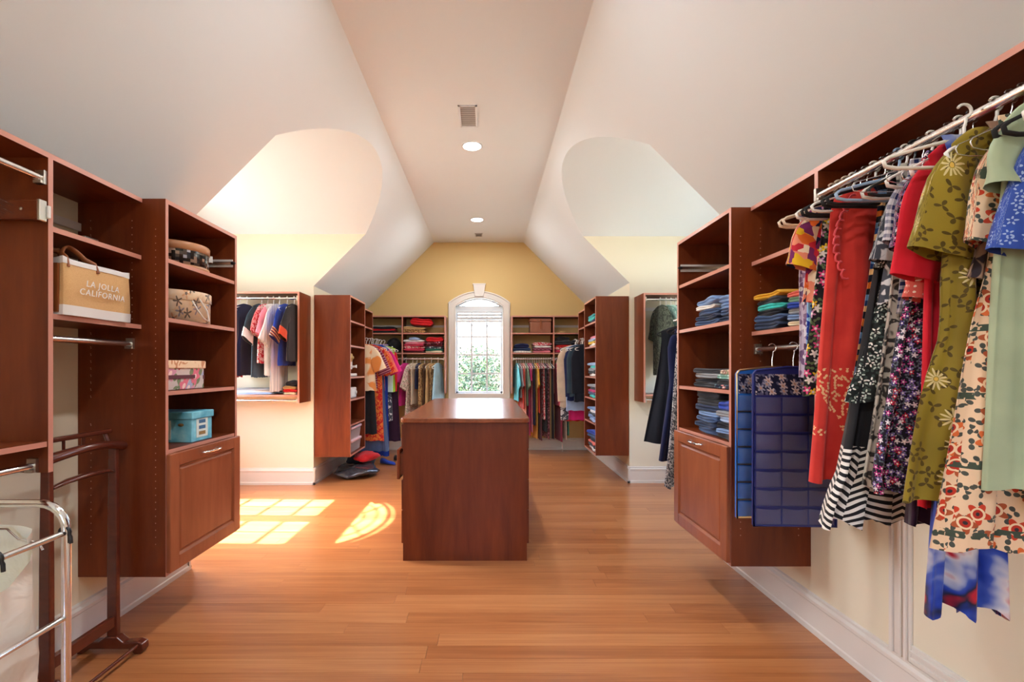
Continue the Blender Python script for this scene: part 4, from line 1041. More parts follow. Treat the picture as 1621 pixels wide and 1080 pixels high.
# ---- shoe organizers on the low rod
M_plain('organizer_navy', rgb(26, 36, 110), .45); M_plain('organizer_blue', rgb(40, 110, 200), .4)
P_floral('organizer_flower', rgb(18, 20, 54), [rgb(206, 190, 190), rgb(150, 150, 170)], rgb(190, 150, 130), rgb(90, 90, 120), 26, 6, .5)
t = NT('vinyl', .12, .6); t.color((.35, .38, .5, 1)); t.b.inputs['Alpha'].default_value = .22; t.bump(t.noise(t.obj(), 16, 3, .5, .8), .8, .02)
def organizer(label, loc, rot, mat, hw_, H, cols, edge):
    e = empty('shoe_organizer', loc, rot, label=label, cat='organizer', group='hanging shoe organizers')
    zt = -.085; pr = [(-hw_, zt-H), (hw_, zt-H), (hw_, zt-.03), (hw_-.012, zt-.014), (.03, zt), (-.03, zt), (-hw_+.012, zt-.014), (-hw_, zt-.03)]
    MB().prism(pr, 'y', -.008, .008).build('backing', mat, e, bevel=.002)
    MB().tube([(x, -.009, z) for x, z in pr], .0045, 6, closed=True).build('piping', edge, e)
    MB().box(-hw_+.008, hw_-.008, -.0105, -.008, zt-.115, zt-.03).build('flower_band', 'organizer_flower', e)
    rows = 7; z0 = zt-.118; hgt = (H-.122)/rows; cw = (2*hw_-.012)/cols
    for i in range(rows):
        for j in range(cols):
            xa = -hw_+.006+j*cw; za = z0-i*hgt; m = MB(); q = []
            for u in range(5):
                for v_ in range(4):
                    uu, vv = u/4, v_/3
                    q.append((xa+.003+(cw-.006)*uu, -.009-.020*math.sin(PI*uu)**.6*(.35+.65*(1-vv))*(1 if v_ < 3 else .05)-.002, za-.006-(hgt-.010)*vv))
            m.add(q, [(u*4+v_, (u+1)*4+v_, (u+1)*4+v_+1, u*4+v_+1) for u in range(4) for v_ in range(3)], 0, True)
            m.build('pocket', 'vinyl', e, fixn=False)
        MB().box(-hw_+.004, hw_-.004, -.0125, -.008, z0-(i+1)*hgt-.003, z0-(i+1)*hgt+.004).build('binding', edge, e)
    MB().tube([(0, 0, zt), (0, 0, -.05), (.004, 0, -.03)]+[(.018*math.cos(q), 0, .018*math.sin(q)) for q in [PI*(-.42+1.25*i/10) for i in range(11)]], .0026, 6).build('hook', 'chrome', e)
organizer('lighter blue shoe organizer hanging behind the navy one', (1.255, 2.03, 1.345), .05, 'organizer_blue', .165, .66, 3, 'brass')
organizer('navy shoe organizer with clear pockets and flower print band', (1.262, 1.90, 1.345), -.04, 'organizer_navy', .165, .655, 3, 'organizer_navy')

# ---- sports jerseys in the sunlit dormer cabinet (rod runs across; garments seen nearly edge on)
def row(x, y, z, name, label, mat, group, hang, hlabel, ang=PI/2, **kw):
    garment(name, label, mat, (x, y, z), rot=ang+R.uniform(-.03, .03), hang=hang, hgroup='%s, %s' % (hlabel, group), hlabel=hlabel, group=group, N=28, **kw)
JY = DL['y1']-.302+.02; JG = 'jerseys in the sunlit dormer cabinet'; JH = 'white plastic hanger holding a sports jersey'
J = lambda x, name, lab, mat, hang='white', **kw: row(x, JY, 1.965, name, lab, mat, JG, hang, JH if hang == 'white' else 'slim dark hanger holding the slate jersey', sleeve='short', **kw)
J(-2.66, 'jersey', 'pink striped jersey at the tower end of the jersey rod', 'pink_stripe', L=.58, slen=.22)
J(-2.60, 'jersey', 'crimson jersey with a yellow sleeve end in the dormer cabinet', 'scarlet', L=.74, slen=.3, cuff='yellow')
J(-2.51, 'jersey', 'white and pink sleeved jersey beside the navy jersey', 'pink_stripe', L=.56, slen=.24)
J(-2.44, 'jersey', 'plain navy jersey hanging in the dormer cabinet', 'navy', L=.72, slen=.30, sr=.10)
J(-2.29, 'jersey', 'slate black jersey with white sleeve ends and white hem tag', 'slate', 'velvet', L=.74, slen=.31, cuff='white', sr=.10, trim=lambda e, r: MB().box(.06, .14, -.034, -.031, -.80, -.74).build('hem_tag', 'canvas_white', e))
J(-2.23, 'jersey', 'red jersey squeezed beside the slate jersey', 'red_white', L=.6, slen=.24)
J(-2.17, 'jersey', 'white jersey with pink shoulder in the dormer cabinet', 'white', L=.72, slen=.26, smat='pink')
J(-2.11, 'jersey', 'white pinstriped jersey hanging longest in the dormer cabinet', 'white_pin', L=.88, slen=.34, sr=.105)
J(-2.03, 'jersey', 'navy jersey with orange and white striped sleeve ends', 'cobalt', L=.62, slen=.30, cuff='rust_stripe', sr=.10)
J(-1.96, 'jersey', 'black jersey with orange sleeve ends next to the cabinet side', 'black', L=.58, slen=.28, cuff='orange_red')
# ---- shaded dormer cabinet
QY = DR['y1']-.302+.02; QG = 'tops in the shaded dormer cabinet'; QH = 'white hanger in the shaded dormer cabinet'
Q = lambda x, name, lab, mat, **kw: row(x, QY, 1.965, name, lab, mat, QG, 'white', QH, **kw)
Q(1.79, 'top', 'dark moss green lace top in the shaded dormer cabinet', 'moss_lace', L=.72, sleeve='short', slen=.25, sr=.09, W=.2)
Q(1.85, 'top', 'pale mint lace top next to the moss green one', 'mint_lace', L=.74, sleeve='short', slen=.25, W=.2)
Q(1.90, 'top', 'mint top with plain sleeves between lace and floral tops', 'mint', L=.6, W=.19)
Q(1.95, 'top', 'navy floral top with pink blooms in the shaded dormer cabinet', 'navy_floral', L=.66, sleeve='short', slen=.25, W=.2)
Q(2.00, 'top', 'cream floral top in the shaded dormer cabinet', 'cream_floral', L=.6, W=.19)
Q(2.05, 'top', 'plain black top in the shaded dormer cabinet', 'black', L=.5, W=.19)
Q(2.10, 'top', 'white top deepest in the shaded dormer cabinet', 'white', L=.5, W=.19)
# ---- long coats on a short rod behind the jeans tower
cr = empty('coat_rod', (1.60, DR['y0'], 1.66), label='short wall rod carrying the long navy coats', cat='rod')
MB().tube([(0, .002, 0), (0, .95, 0)], .0125, 10).build('hanging_rod', 'satin_rod', cr); MB().lathe([(0, 0), (.03, 0), (.028, .006), (0, .008)], 16).build('wall_flange', 'nickel', cr, rot=(-PI/2, 0, 0), loc=(0, .001, 0))
def coat(y, dx, lab, mat, **kw): garment(kw.pop('name', 'coat'), lab, mat, (1.60+dx, y, 1.66), rot=R.uniform(-.05, .05), hang='velvet', hlabel='black hanger holding a long coat behind the jeans tower', hgroup='hangers for the long coats', group='long coats behind the jeans tower', **kw)
coat(3.62, 0, 'long navy coat flaring at the hem behind the jeans tower', 'navy', L=1.07, W=.16, hem=.25, sleeve='long', slen=.5, sr=.08, sout=.01, fold=.02, nf=3, T=.03)
coat(3.76, -.01, 'long dark ink coat behind the navy coat', 'ink', L=.95, W=.17, hem=.30, fold=.02, nf=3, T=.03)
coat(3.50, -.03, 'long grey fringed dress reaching nearly to the floor', 'grey_fringe', name='dress', L=1.25, W=.13, hem=.22, fold=.014, nf=8, hw=.01)

# ---- corner bay behind the plastic bin tower
LX = -1.575; LG = 'dresses in the corner bay by the plastic bins'
def lr(y, name, lab, mat, **kw):
    hang = kw.pop('hang', 'white')
    garment(name, lab, mat, (LX+kw.pop('dx', 0), y, 1.62), rot=R.uniform(-.1, .1), hang=hang, hlabel='white plastic hanger in the corner bay by the plastic bins', hgroup='hangers in the corner bay by the plastic bins', group=LG, N=28, **kw)
lr(5.66, 'shirt', 'cream and orange loose shirt at the end of the corner bay', 'cream_orange', L=.58, W=.19, hem=.22, sleeve='short', slen=.25)
lr(5.72, 'dress', 'long black dress with a pale trimmed slit in the corner bay', 'black', L=1.12, W=.17, hem=.21)
lr(5.78, 'top', 'maroon striped top with short sleeves in the corner bay', 'maroon_stripe', L=.55, W=.2, hem=.2, sleeve='short', slen=.3)
lr(5.83, 'dress', 'long red dress with gold swirl pattern in the corner bay', 'red_gold', L=1.22, W=.2, hem=.22, sleeve='short', slen=.3, dx=.05)
lr(5.88, 'skirt', 'blue denim pleated skirt with gold bands near the floor', 'denim_pleat', L=1.36, W=.16, hem=.22, fold=.016, nf=8, dx=.10)
lr(5.93, 'dress', 'coral dress between striped top and hot pink dress', 'coral', L=.6, W=.2, hem=.2, sleeve='short', slen=.3, dx=.06)
lr(5.98, 'dress', 'cobalt blue dress hanging almost to the floor in the corner bay', 'cobalt', L=1.44, W=.16, hem=.17, dx=.14)
lr(6.03, 'dress', 'hot pink top in the corner bay', 'hot_pink', L=.62, W=.21, hem=.2, sleeve='short', slen=.3, dx=.08)
lr(6.09, 'shirt', 'mint white long sleeved shirt in the corner bay', 'mint', L=.6, W=.21, hem=.2, sleeve='long', slen=.5, sr=.1, dx=.10)
lr(6.14, 'dress', 'pale grey patterned dress in the corner bay', 'grey_print', L=1.0, W=.19, hem=.2, dx=.12)
lr(6.20, 'dress', 'lime green top edge in the corner bay', 'lime', L=.62, W=.2, hem=.2, dx=.14)
lr(6.26, 'jacket', 'black and red jacket deepest in the corner bay', 'red', L=.55, W=.21, hem=.2, sleeve='long', slen=.5, smat='scarlet', dx=.13)
lr(6.31, 'dress', 'dark purple long dress deepest in the corner bay', 'dark_purple', L=1.3, W=.18, hem=.24, dx=.16)

# ---- gable wall rods
GY = BY+.03; GZ = 1.392
G1 = 'garments under the red blanket shelves'; G1H = 'white hanger under the red blanket shelves'
g1 = lambda x, name, lab, mat, **kw: row(x, GY, GZ, name, lab, mat, G1, kw.pop('hang', 'white'), G1H, **kw)
g1(-1.42, 'dress', 'maroon floral dress by the corner under the blanket shelves', 'maroon_floral', L=.9, W=.2, hem=.22, sleeve='short', ang=1.22)
g1(-1.20, 'dress', 'pink satin dress under the blanket shelves', 'hot_pink', L=.62, W=.18, hem=.23, ang=1.22, sleeve='short')
g1(-1.10, 'dress', 'cream floral dress under the blanket shelves', 'cream_floral', L=.80, W=.19, hem=.25, ang=1.22, sleeve='short', slen=.3)
g1(-1.04, 'top', 'plain beige top under the blanket shelves', 'beige', L=.6, W=.2, hem=.2, ang=1.22)
g1(-.985, 'top', 'navy sleeveless top between beige and gold under the blanket shelves', 'navy', L=.38, W=.17, hem=.17, ang=1.22, hang='beige')
g1(-.925, 'dress', 'gold brocade dress under the blanket shelves', 'gold_brocade', L=.85, W=.2, hem=.2, ang=1.22)
g1(-.875, 'trousers', 'brown trousers hung flat under the blanket shelves', 'brown', L=.8, W=.17, hem=.15, ang=1.22, hang='wire')
g1(-.825, 'dress', 'tan dress under the blanket shelves', 'tan', L=.85, W=.19, hem=.2, ang=1.22)
g1(-.775, 'dress', 'dark brown brocade dress under the blanket shelves', 'gold_brocade', L=.85, W=.18, hem=.18, ang=1.22, hang='wire')
g1(-.725, 'top', 'pale blue flowing top nearest the window casing', 'sky', L=.6, W=.15, hem=.22, ang=1.22)
G2 = 'garments under the wicker basket shelves'; G2H = 'slim white hanger under the wicker basket shelves'
g2 = lambda x, name, lab, mat, **kw: row(x, GY, GZ, name, lab, mat, G2, kw.pop('hang', 'white'), G2H if kw.get('hang') != 'velvet' else G2H, ang=PI/2+.12, T=kw.pop('T', .008), fold=.004, **kw)
for i, (name, col, mat, L_, kw) in enumerate((
    ('top', 'teal', 'teal', .55, {}), ('top', 'pale grey', 'grey', .5, {}), ('top', 'brick red', 'brick', .66, dict(hem=.25)), ('dress', 'peach', 'peach', 1.0, dict(hem=.24)),
    ('top', 'sage green', 'sage_dark', .62, {}), ('dress', 'magenta', 'magenta', 1.05, dict(sleeve='short')), ('dress', 'rose pink', 'pink', 1.0, {}), ('dress', 'navy', 'navy', .9, {}),
    ('dress', 'mustard yellow', 'mustard', 1.1, dict(sleeve='short', slen=.26)), ('dress', 'orange red', 'orange_red', .72, {}), ('dress', 'maroon', 'maroon', 1.12, {}), ('dress', 'red and white floral', 'red_white', .82, {}),
    ('dress', 'black', 'black', 1.0, dict(sleeve='long', slen=.5)), ('dress', 'dark maroon floral', 'maroon_floral', 1.1, {}), ('dress', 'tan gold', 'tan', 1.08, {}), ('dress', 'ink blue', 'ink', 1.1, {}),
    ('dress', 'crimson', 'rose', .62, {}), ('dress', 'burgundy', 'burgundy', 1.14, {}), ('top', 'coral', 'coral', .5, {}), ('dress', 'beige', 'beige', 1.1, {}), ('dress', 'dark green', 'green', 1.05, {}))):
    x = .435+i*.0335+(.055 if i > 15 else .0)
    if name == 'top': kw.setdefault('sleeve', 'short'); kw.setdefault('slen', .28)
    g2(x, name, '%s %s on the rod under the wicker basket shelves' % (col, name), mat, L=L_, W=.18, hem=kw.pop('hem', .2), **kw)
# ---- corner bay of jackets past the basket
def rr_(y, name, lab, mat, **kw):
    garment(name, lab, mat, (1.27+kw.pop('dx', 0), y, 1.62), rot=R.uniform(-.06, .06), hang='white', hlabel='white hanger in the jacket corner bay', hgroup='hangers in the jacket corner bay', group='jackets in the corner bay past the basket', N=28, **kw)
rr_(5.72, 'jacket', 'black jacket with long sleeves in the corner bay', 'ink', L=.72, W=.20, hem=.19, sleeve='long', slen=.5, sr=.11)
rr_(5.80, 'jacket', 'slate leather jacket beside the black jacket', 'slate', L=.66, W=.21, hem=.2, sleeve='long', slen=.5, sr=.11, dx=-.03)
rr_(5.88, 'jacket', 'navy jacket behind the slate leather jacket', 'navy', L=.72, W=.21, hem=.2, sleeve='long', slen=.55, dx=-.05)
rr_(5.95, 'shirt', 'pale blue shirt tail below the dark jackets', 'powder', L=.85, W=.19, hem=.19, dx=-.06)
rr_(6.02, 'top', 'magenta top hanging below the dark jackets', 'magenta', L=.98, W=.18, hem=.18, dx=-.03)
rr_(6.10, 'coat', 'light beige coat at the inner end of the jacket bay', 'beige', L=.82, W=.21, hem=.21, sleeve='long', slen=.62, sr=.1, dx=-.10)
rr_(6.18, 'dress', 'grey patterned dress at the inner end of the jacket bay', 'grey_print', L=1.0, W=.2, hem=.2, dx=-.09)
rr_(6.26, 'top', 'scarlet top at the inner end of the jacket bay', 'scarlet', L=1.02, W=.2, hem=.2, dx=-.05)

# ------------------------------------------------------------------ folded clothes
def folded(mat, w, d, h, seed, lobes=2, soft=.12):
    rr = random.Random(seed); m = MB(); nx = 14; a1, a2, a3 = (rr.uniform(0, 6.28) for _ in range(3)); rings = []
    for i in range(nx):
        u = -1+2*i/(nx-1); k = (1-abs(u)**8)**.5 if abs(u) < 1 else 0
        e = max(.10, k); p = []
        top = lambda v_: h*(1+soft*math.sin(2.1*v_+a1+1.3*u)*1.0+soft*.6*math.sin(4*u+a2))
        y0, y1 = -d/2+.008*math.sin(3*u+a3), d/2
        for q in range(4): v_ = q/3; p.append((y1-(y1-y0-h*.3)*v_, 0))
        nfr = 4*lobes
        for q in range(1, nfr):
            v_ = q/nfr; zz = top(-1)*v_; bulge = abs(math.sin(PI*v_*lobes))**.6
            p.append((y0+h*.3-(h*.30/max(1, lobes*.8))*bulge-.004*bulge, zz))
        for q in range(7): v_ = q/6; p.append((y0+h*.3+(y1-y0-h*.3)*v_, top(-1+2*v_)))
        p.append((y1+h*.2, h*.5))
        xx = w/2*u
        rings.append([(xx, y_*(.93+.07*e), h*.5*(1-e)+z_*e) for y_, z_ in p])
    n = len(rings[0])
    m.add([v_ for g_ in rings for v_ in g_], [(i*n+j, i*n+(j+1) % n, (i+1)*n+(j+1) % n, (i+1)*n+j) for i in range(nx-1) for j in range(n)], 0, True)
    m.add(rings[0], [tuple(range(n))]); m.add(rings[-1], [tuple(range(n))])
    return m
ORD = ['topmost', 'second from top', 'third from top', 'fourth from top', 'fifth from top', 'sixth from top', 'seventh from top', 'eighth from top']
def stack(x, y, z, rot, items, desc, w=.27, d=.27, group=None, name='folded_clothes'):
    n = len(items); zz = z+.001
    for i, it in enumerate(items):
        mat, what, h = it[:3]; k = it[3] if len(it) > 3 else 1.0
        sd = int(x*1000+y*337+i*71) & 0xffff; rr = random.Random(sd)
        o = folded(mat, w*k*rr.uniform(.94, 1.04), d*rr.uniform(.94, 1.02), h, sd).build(name, mat, loc=(x+rr.uniform(-.008, .008), y+rr.uniform(-.008, .008), zz), rot=rot+rr.uniform(-.07, .07))
        tag(o, '%s, %s %s' % (what, ORD[n-1-i] if n > 1 else 'lying alone', desc), 'folded clothes', group or 'folded clothes '+desc)
        zz += h*1.0
RT = -PI/2; xf = 1.175+.16
stack(xf, 2.53, SHZ[1], RT, [('denim', 'blue jeans', .030), ('denim_dark', 'dark jeans', .028), ('denim', 'mid blue jeans', .03), ('white', 'white trousers', .026, .9), ('denim_light', 'light blue jeans', .034)], 'of the jeans on the upper jeans tower shelf', .25)
stack(xf+.01, 2.325, SHZ[1], RT, [('denim_dark', 'dark denim', .034), ('denim', 'blue denim', .034), ('denim_light', 'pale denim', .034), ('denim_light', 'faded denim', .036)], 'of the pile beside the upper jeans', .17)
stack(xf, 2.56, SHZ[2], RT, [('charcoal', 'charcoal trousers', .026), ('ink', 'black trousers', .024), ('grey', 'grey trousers', .028), ('charcoal', 'dark grey trousers', .026)], 'of the grey pile on the jeans tower', .30)
stack(xf, 2.33, SHZ[2], RT, [('navy_floral', 'floral shorts', .024), ('charcoal', 'charcoal shorts', .024), ('mint_lace', 'mint print shorts', .026), ('cream_floral', 'pale floral shorts', .026)], 'of the shorts pile on the jeans tower', .17)
stack(xf, 2.54, .893, RT, [('denim', 'blue jeans', .032), ('denim_dark', 'dark jeans', .032), ('denim', 'mid blue jeans', .032), ('denim_light', 'pale blue jeans', .028), ('denim_dark', 'indigo jeans', .034), ('charcoal', 'black jeans', .036), ('charcoal', 'bulky charcoal jeans', .044)], 'of the tall pile above the laundry door', .26)
stack(xf, 2.32, .893, RT, [('charcoal', 'charcoal trousers', .028), ('denim_light', 'pale jeans', .026), ('ink', 'black jeans', .03), ('powder', 'pale blue trousers', .03), ('grey', 'grey jeans', .03), ('cobalt', 'bright blue trousers', .05)], 'of the short pile above the laundry door', .18)
xf = 1.27+.145
stack(xf-.02, 2.09, 1.43, RT, [('denim_dark', 'navy shirts', .034), ('denim', 'blue shirt', .03), ('ink', 'black shirt', .024), ('aqua', 'turquoise shirt', .026), ('charcoal', 'charcoal shirt', .028), ('mustard', 'mustard shirt', .026)], 'of the pile over the navy shoe organizer', .20, .25)
stack(xf, 1.895, 1.43, RT, [('cream', 'cream shirt', .024), ('denim_light', 'pale blue shirt', .026), ('grey', 'grey shirt', .024), ('cobalt', 'cobalt shirt', .026), ('sage_dark', 'green shirt', .024), ('coral', 'coral shirt', .024)], 'of the pastel pile over the shoe organizers', .17, .25)
# far tower piles
xf = 1.192+.15
for z, tag_, its in ((FZ[0], 'top', [('navy', 'navy top', .03), ('aqua', 'aqua top', .035), ('teal', 'teal top', .03)]), (FZ[1], 'second', [('white', 'white top', .03), ('yellow', 'yellow top', .028), ('powder', 'pale blue top', .03), ('pink', 'pink top', .03)]),
    (FZ[2], 'third', [('white', 'white sweater', .03), ('charcoal', 'black sweater', .03), ('grey', 'grey sweater', .035), ('aqua', 'aqua sweater', .03), ('powder', 'pale sweater', .035)]), (FZ[3], 'fourth', [('aqua', 'turquoise top', .03), ('denim', 'blue top', .03), ('magenta', 'magenta top', .03), ('charcoal', 'charcoal top', .03), ('grey', 'grey top', .035)]),
    (FZ[4], 'fifth', [('powder', 'pale blue jeans', .035), ('denim_light', 'light jeans', .035), ('charcoal', 'dark jeans', .03), ('white', 'white jeans', .03), ('denim_light', 'faded jeans', .035)]), (.314, 'lowest', [('white', 'white shirt', .03), ('charcoal', 'black shirt', .035), ('coral', 'coral shirt', .03), ('ink', 'ink shirt', .04), ('denim', 'blue shirt', .04), ('cobalt', 'cobalt shirt', .035)])):
    stack(xf, 5.34, z, RT, its, 'on the %s shelf of the folded tops tower' % tag_, .40, .27)
# gable wall shelves
BX = lambda x: x
stack(-1.09, BY+.15, 1.777, 0, [('gold_brocade', 'gold patterned cloth', .05), ('tan', 'tan cloth', .045)], 'under the red blankets on the high gable shelf', .34, .23)
o = folded('scarlet', .34, .25, .095, 5, 3, .15).build('folded_blanket', 'scarlet', loc=(-.98, BY+.14, 1.888), rot=(0, .05, .05)); tag(o, 'thick red blanket with a coral fold on the high gable shelf', 'blanket')
stack(-1.54, BY+.15, 1.777, 0, [('black', 'black cloth', .03), ('scarlet', 'bright red cloth', .035), ('ink', 'dark cloth', .03)], 'on the high gable shelf by the corner', .38, .23)
stack(-1.60, BY+.15, 1.482, 0, [('maroon', 'maroon cloth', .05), ('rose', 'rose cloth', .04), ('lilac', 'lilac cloth', .04)], 'beside the black fur bag', .26)
stack(-1.08, BY+.15, 1.482, 0, [('maroon', 'maroon sari', .03), ('rose', 'rose sari', .035), ('red_white', 'red and white sari', .035), ('rose', 'crimson sari', .03), ('pink', 'pale pink cloth', .03), ('white', 'white cloth', .03), ('powder', 'pale blue cloth', .035, .5)], 'of the pink pile on the gable shelf', .32)
stack(-.79, BY+.15, 1.482, 0, [('cream', 'cream cloth', .03), ('green', 'dark green cloth', .03), ('grey_print', 'grey print cloth', .03), ('maroon', 'dark maroon cloth', .035), ('maroon_floral', 'maroon print cloth', .035), ('scarlet', 'bright red towel', .075)], 'of the red towel pile on the gable shelf', .275)
stack(.52, BY+.15, 1.482, 0, [('white_pin', 'white striped shirt', .025), ('denim_dark', 'navy jeans', .045), ('navy', 'navy sweater', .06, .8)], 'below the wicker basket', .28)
stack(.82, BY+.15, 1.482, 0, [('pink', 'pink knit', .035), ('maroon_stripe', 'striped knit', .04), ('white', 'white knit', .03), ('red_white', 'red and white knit', .05)], 'beside the navy jeans below the basket', .28)
stack(1.13, BY+.15, 1.482, 0, [('rose', 'rose knit', .045), ('red_white', 'red print knit', .04), ('scarlet', 'scarlet knit', .03), ('charcoal', 'charcoal knit', .06), ('black', 'black knit', .06, .7)], 'of the dark pile past the basket', .26)
stack(1.36, BY+.14, 1.482, 0, [('ink', 'ink blue knit', .06), ('black', 'black knit', .07), ('charcoal', 'charcoal knit', .05)], 'in the shelf corner past the basket', .2)
stack(1.10, BY+.15, 1.777, 0, [('tan', 'small tan cloth', .03)], 'on the bare shelf past the basket', .16, .2)
# dormer cabinet shelf
stack(-2.40, JY+.12, .985, 0, [('powder', 'pale blue shirt', .02), ('white', 'white shirt', .022), ('grey', 'grey shirt', .02)], 'under the navy jersey', .42, .26)
stack(-2.00, JY+.12, .985, 0, [('cream', 'cream shirt', .025, .95), ('scarlet', 'scarlet shirt', .03, .95), ('tan', 'tan shirt', .03, .9), ('charcoal', 'charcoal shirt', .05, .8)], 'under the black and orange jersey', .15, .26)

# ------------------------------------------------------------------ small things in the far corners
t = NT('wicker', .7); v = t.obj()
wv = t.n('TexWave', wave_type='BANDS', bands_direction='X'); wv.inputs['Scale'].default_value = 30; wv.inputs['Distortion'].default_value = 1.0
t.l(v, wv.inputs['Vector']); t.color(t.ramp(wv.outputs[0], [(.2, rgb(110, 62, 44)), (.8, rgb(190, 128, 98))])); t.bump(wv.outputs[0], .6, .006)
wb = empty('wicker_basket', (.795, BY+.15, 1.778), label='lidded brown wicker basket on the gable shelf', cat='basket')
MB().box(-.155, .155, -.12, .12, .0, .165).build('body', 'wicker', wb, bevel=.012, seg=2); MB().box(-.162, .162, -.127, .127, .165, .215).build('lid', 'wicker', wb, bevel=.012, seg=2)
MB().box(-.012, .012, -.131, -.126, .06, .2).build('strap', 'leather', wb)
# black fur bag
m = MB(); vs = []; n1_, n2_ = 18, 28; rr = random.Random(3)
for i in range(n1_+1):
    a = PI*i/n1_
    for j in range(n2_):
        b = 2*PI*j/n2_; k = 1+.07*rr.uniform(-1, 1)+.08*math.sin(3*b+2*a)
        vs.append((.108*k*math.sin(a)*math.cos(b), .10*k*math.sin(a)*math.sin(b), .115-.112*math.cos(a)*(.95+.05*k)))
m.add(vs, [(i*n2_+j, i*n2_+(j+1) % n2_, (i+1)*n2_+(j+1) % n2_, (i+1)*n2_+j) for i in range(n1_) for j in range(n2_)], 0, True)
fbg = empty('fur_bag', (-1.395, BY+.14, 1.484), label='round black fur bag on the middle gable shelf', cat='bag'); m.build('body', 'black', fbg)
MB().lathe([(0, -.01), (.012, -.008), (.016, 0), (.012, .008), (0, .01)], 12).build('clasp', 'chrome', fbg, loc=(-.01, -.108, .085), rot=(PI/2, 0, 0))
# porcelain figures, radio and bins on the bin tower
M_plain('porcelain', rgb(234, 232, 230), .25); M_plain('gold_paint', rgb(196, 160, 100), .35); M_plain('pink_plastic', rgb(226, 190, 196), .35)
t = NT('clear_plastic', .25, .5); t.color((.75, .7, .7, 1)); t.b.inputs['Alpha'].default_value = .45
sx_ = -1.56
sm = empty('sewing_machine', (sx_-.03, 5.26, FZ[2]), label='white sewing machine with gold wheel on the bin tower shelf', cat='machine')
MB().box(-.09, .07, -.16, .14, .001, .035).build('base', 'porcelain', sm, bevel=.01, seg=2)
MB().box(-.06, .03, -.16, -.07, .035, .24).build('pillar', 'porcelain', sm, bevel=.02, seg=3); MB().box(-.055, .025, -.10, .14, .17, .25).build('arm', 'porcelain', sm, bevel=.025, seg=3)
MB().box(-.045, .02, .07, .13, .08, .18).build('head', 'porcelain', sm, bevel=.012, seg=2)
MB().lathe([(0, 0), (.045, 0), (.05, .01), (.045, .024), (.02, .026), (.014, .045), (0, .046)], 24).build('wheel', 'gold_paint', sm, loc=(.03, -.02, .215), rot=(0, PI/2, 0))
MB().tube([(.03, .0, .11), (.09, .0, .115), (.10, .0, .115)], [.012, .012, .02], 10).build('spool', 'porcelain', sm)
rd = empty('radio', (sx_-.02, 5.30, FZ[3]), label='small white radio on the bin tower shelf', cat='radio')
MB().box(-.05, .05, -.11, .11, .0, .12).build('body', 'porcelain', rd, bevel=.012, seg=3); MB().box(.0495, .052, -.095, .02, .02, .10).build('grille', 'rail_white', rd)
MB().lathe([(0, 0), (.02, 0), (.018, .012), (0, .013)], 16).build('dial', 'rail_white', rd, loc=(.05, .065, .06), rot=(0, PI/2, 0))
for k, lab in enumerate(('lower clear plastic bin with a pink lid', 'upper clear plastic bin with a pink lid')):
    o = empty('plastic_bin', (sx_-.07, 5.28, .315+k*.145), label=lab+' on the bin tower', cat='bin', group='pink lidded plastic bins')
    m = MB(); p = lambda i, z: [(-.12-i, -.18-i, z), (.12+i, -.18-i, z), (.12+i, .18+i, z), (-.12-i, .18+i, z)]
    m.add(p(0, .001)+p(.012, .115), [(0,3,2,1)]+[(i, (i+1) % 4, 4+(i+1) % 4, 4+i) for i in range(4)]); m.build('tub', 'clear_plastic', o)
    MB().box(-.142, .142, -.202, .202, .112, .14).build('lid', 'pink_plastic', o, bevel=.008, seg=2)
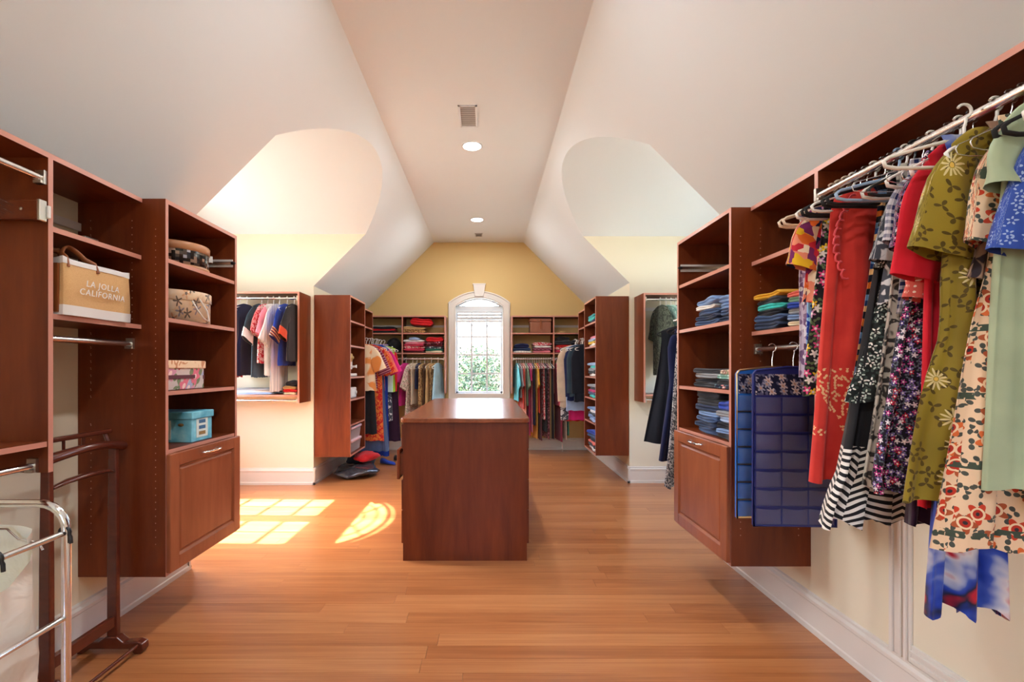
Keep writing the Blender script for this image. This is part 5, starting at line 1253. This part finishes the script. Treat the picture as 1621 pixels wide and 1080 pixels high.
# clutter on the floor below the bin tower
def blob(name, label, cat, mat, loc, sx, sy, sz, seed, rot=0):
    rr = random.Random(seed); a = [rr.uniform(0, 6.28) for _ in range(6)]; m = MB(); vs = []; A, B = 14, 26
    for i in range(A+1):
        p = PI*i/A
        for j in range(B):
            b = 2*PI*j/B; k = 1+.14*math.sin(3*b+a[0]+2*p)+.09*math.sin(5*b+a[1]-3*p)+.05*math.sin(9*b+a[2]+5*p)
            z = sz*(.5-.5*math.cos(p))*(.8+.2*k)
            vs.append((sx*k*math.sin(p)**.7*math.cos(b), sy*k*math.sin(p)**.7*math.sin(b), z))
    m.add(vs, [(i*B+j, i*B+(j+1) % B, (i+1)*B+(j+1) % B, (i+1)*B+j) for i in range(A) for j in range(B)], 0, True)
    tag(m.build(name, mat, loc=loc, rot=rot), label, cat)
M_plain('bag_film', (.05, .05, .06, 1), .18, .6, var=.3, vs=20)
blob('garment_bag', 'crumpled dark plastic garment bag on the floor below the bins', 'bag', 'bag_film', (-1.52, 5.42, .001), .22, .30, .12, 2)
blob('scarf', 'red scarf draped over the dark bag below the bins', 'scarf', 'scarlet', (-1.48, 5.62, .13), .14, .20, .10, 5)
blob('folded_coat', 'grey black coat bundled against the wall below the bins', 'coat', 'charcoal', (-1.60, 5.95, .001), .17, .24, .20, 8)
for k, (x, y_, mt, lab) in enumerate(((-1.16, 6.22, 'black', 'black court shoe on the floor by the corner bay'), (-1.30, 6.02, 'cobalt', 'blue fabric shoe under the long corner dresses'))):
    m = MB(); vs = []; B = 16
    prof = [(-.11, .02, .03), (-.10, .032, .075), (-.05, .032, .07), (0, .034, .05), (.06, .040, .042), (.10, .034, .034), (.125, .014, .018)]
    for (xx_, wd, hh) in prof:
        for j in range(B):
            b = 2*PI*j/B; vs.append((xx_, wd*math.cos(b), max(0, hh*(.5+.5*math.sin(b)))))
    m.add(vs, [(i*B+j, i*B+(j+1) % B, (i+1)*B+(j+1) % B, (i+1)*B+j) for i in range(len(prof)-1) for j in range(B)], 0, True); m.add(vs[:B], [tuple(range(B))]); m.add(vs[-B:], [tuple(range(B))])
    tag(m.build('shoe', mt, loc=(x, y_, .002), rot=-.5), lab, 'shoe')
# slim pole at the foot of the gable rod
pl = empty('support_pole', (1.13, BY+.12, 0), label='slim chrome support pole under the wicker basket unit', cat='pole')
MB().tube([(0, 0, 0), (0, 0, .90)], .006, 8).build('shaft', 'chrome', pl); MB().lathe([(0, .004), (.018, .004), (.018, 0), (0, 0)], 14).build('foot', 'chrome', pl)
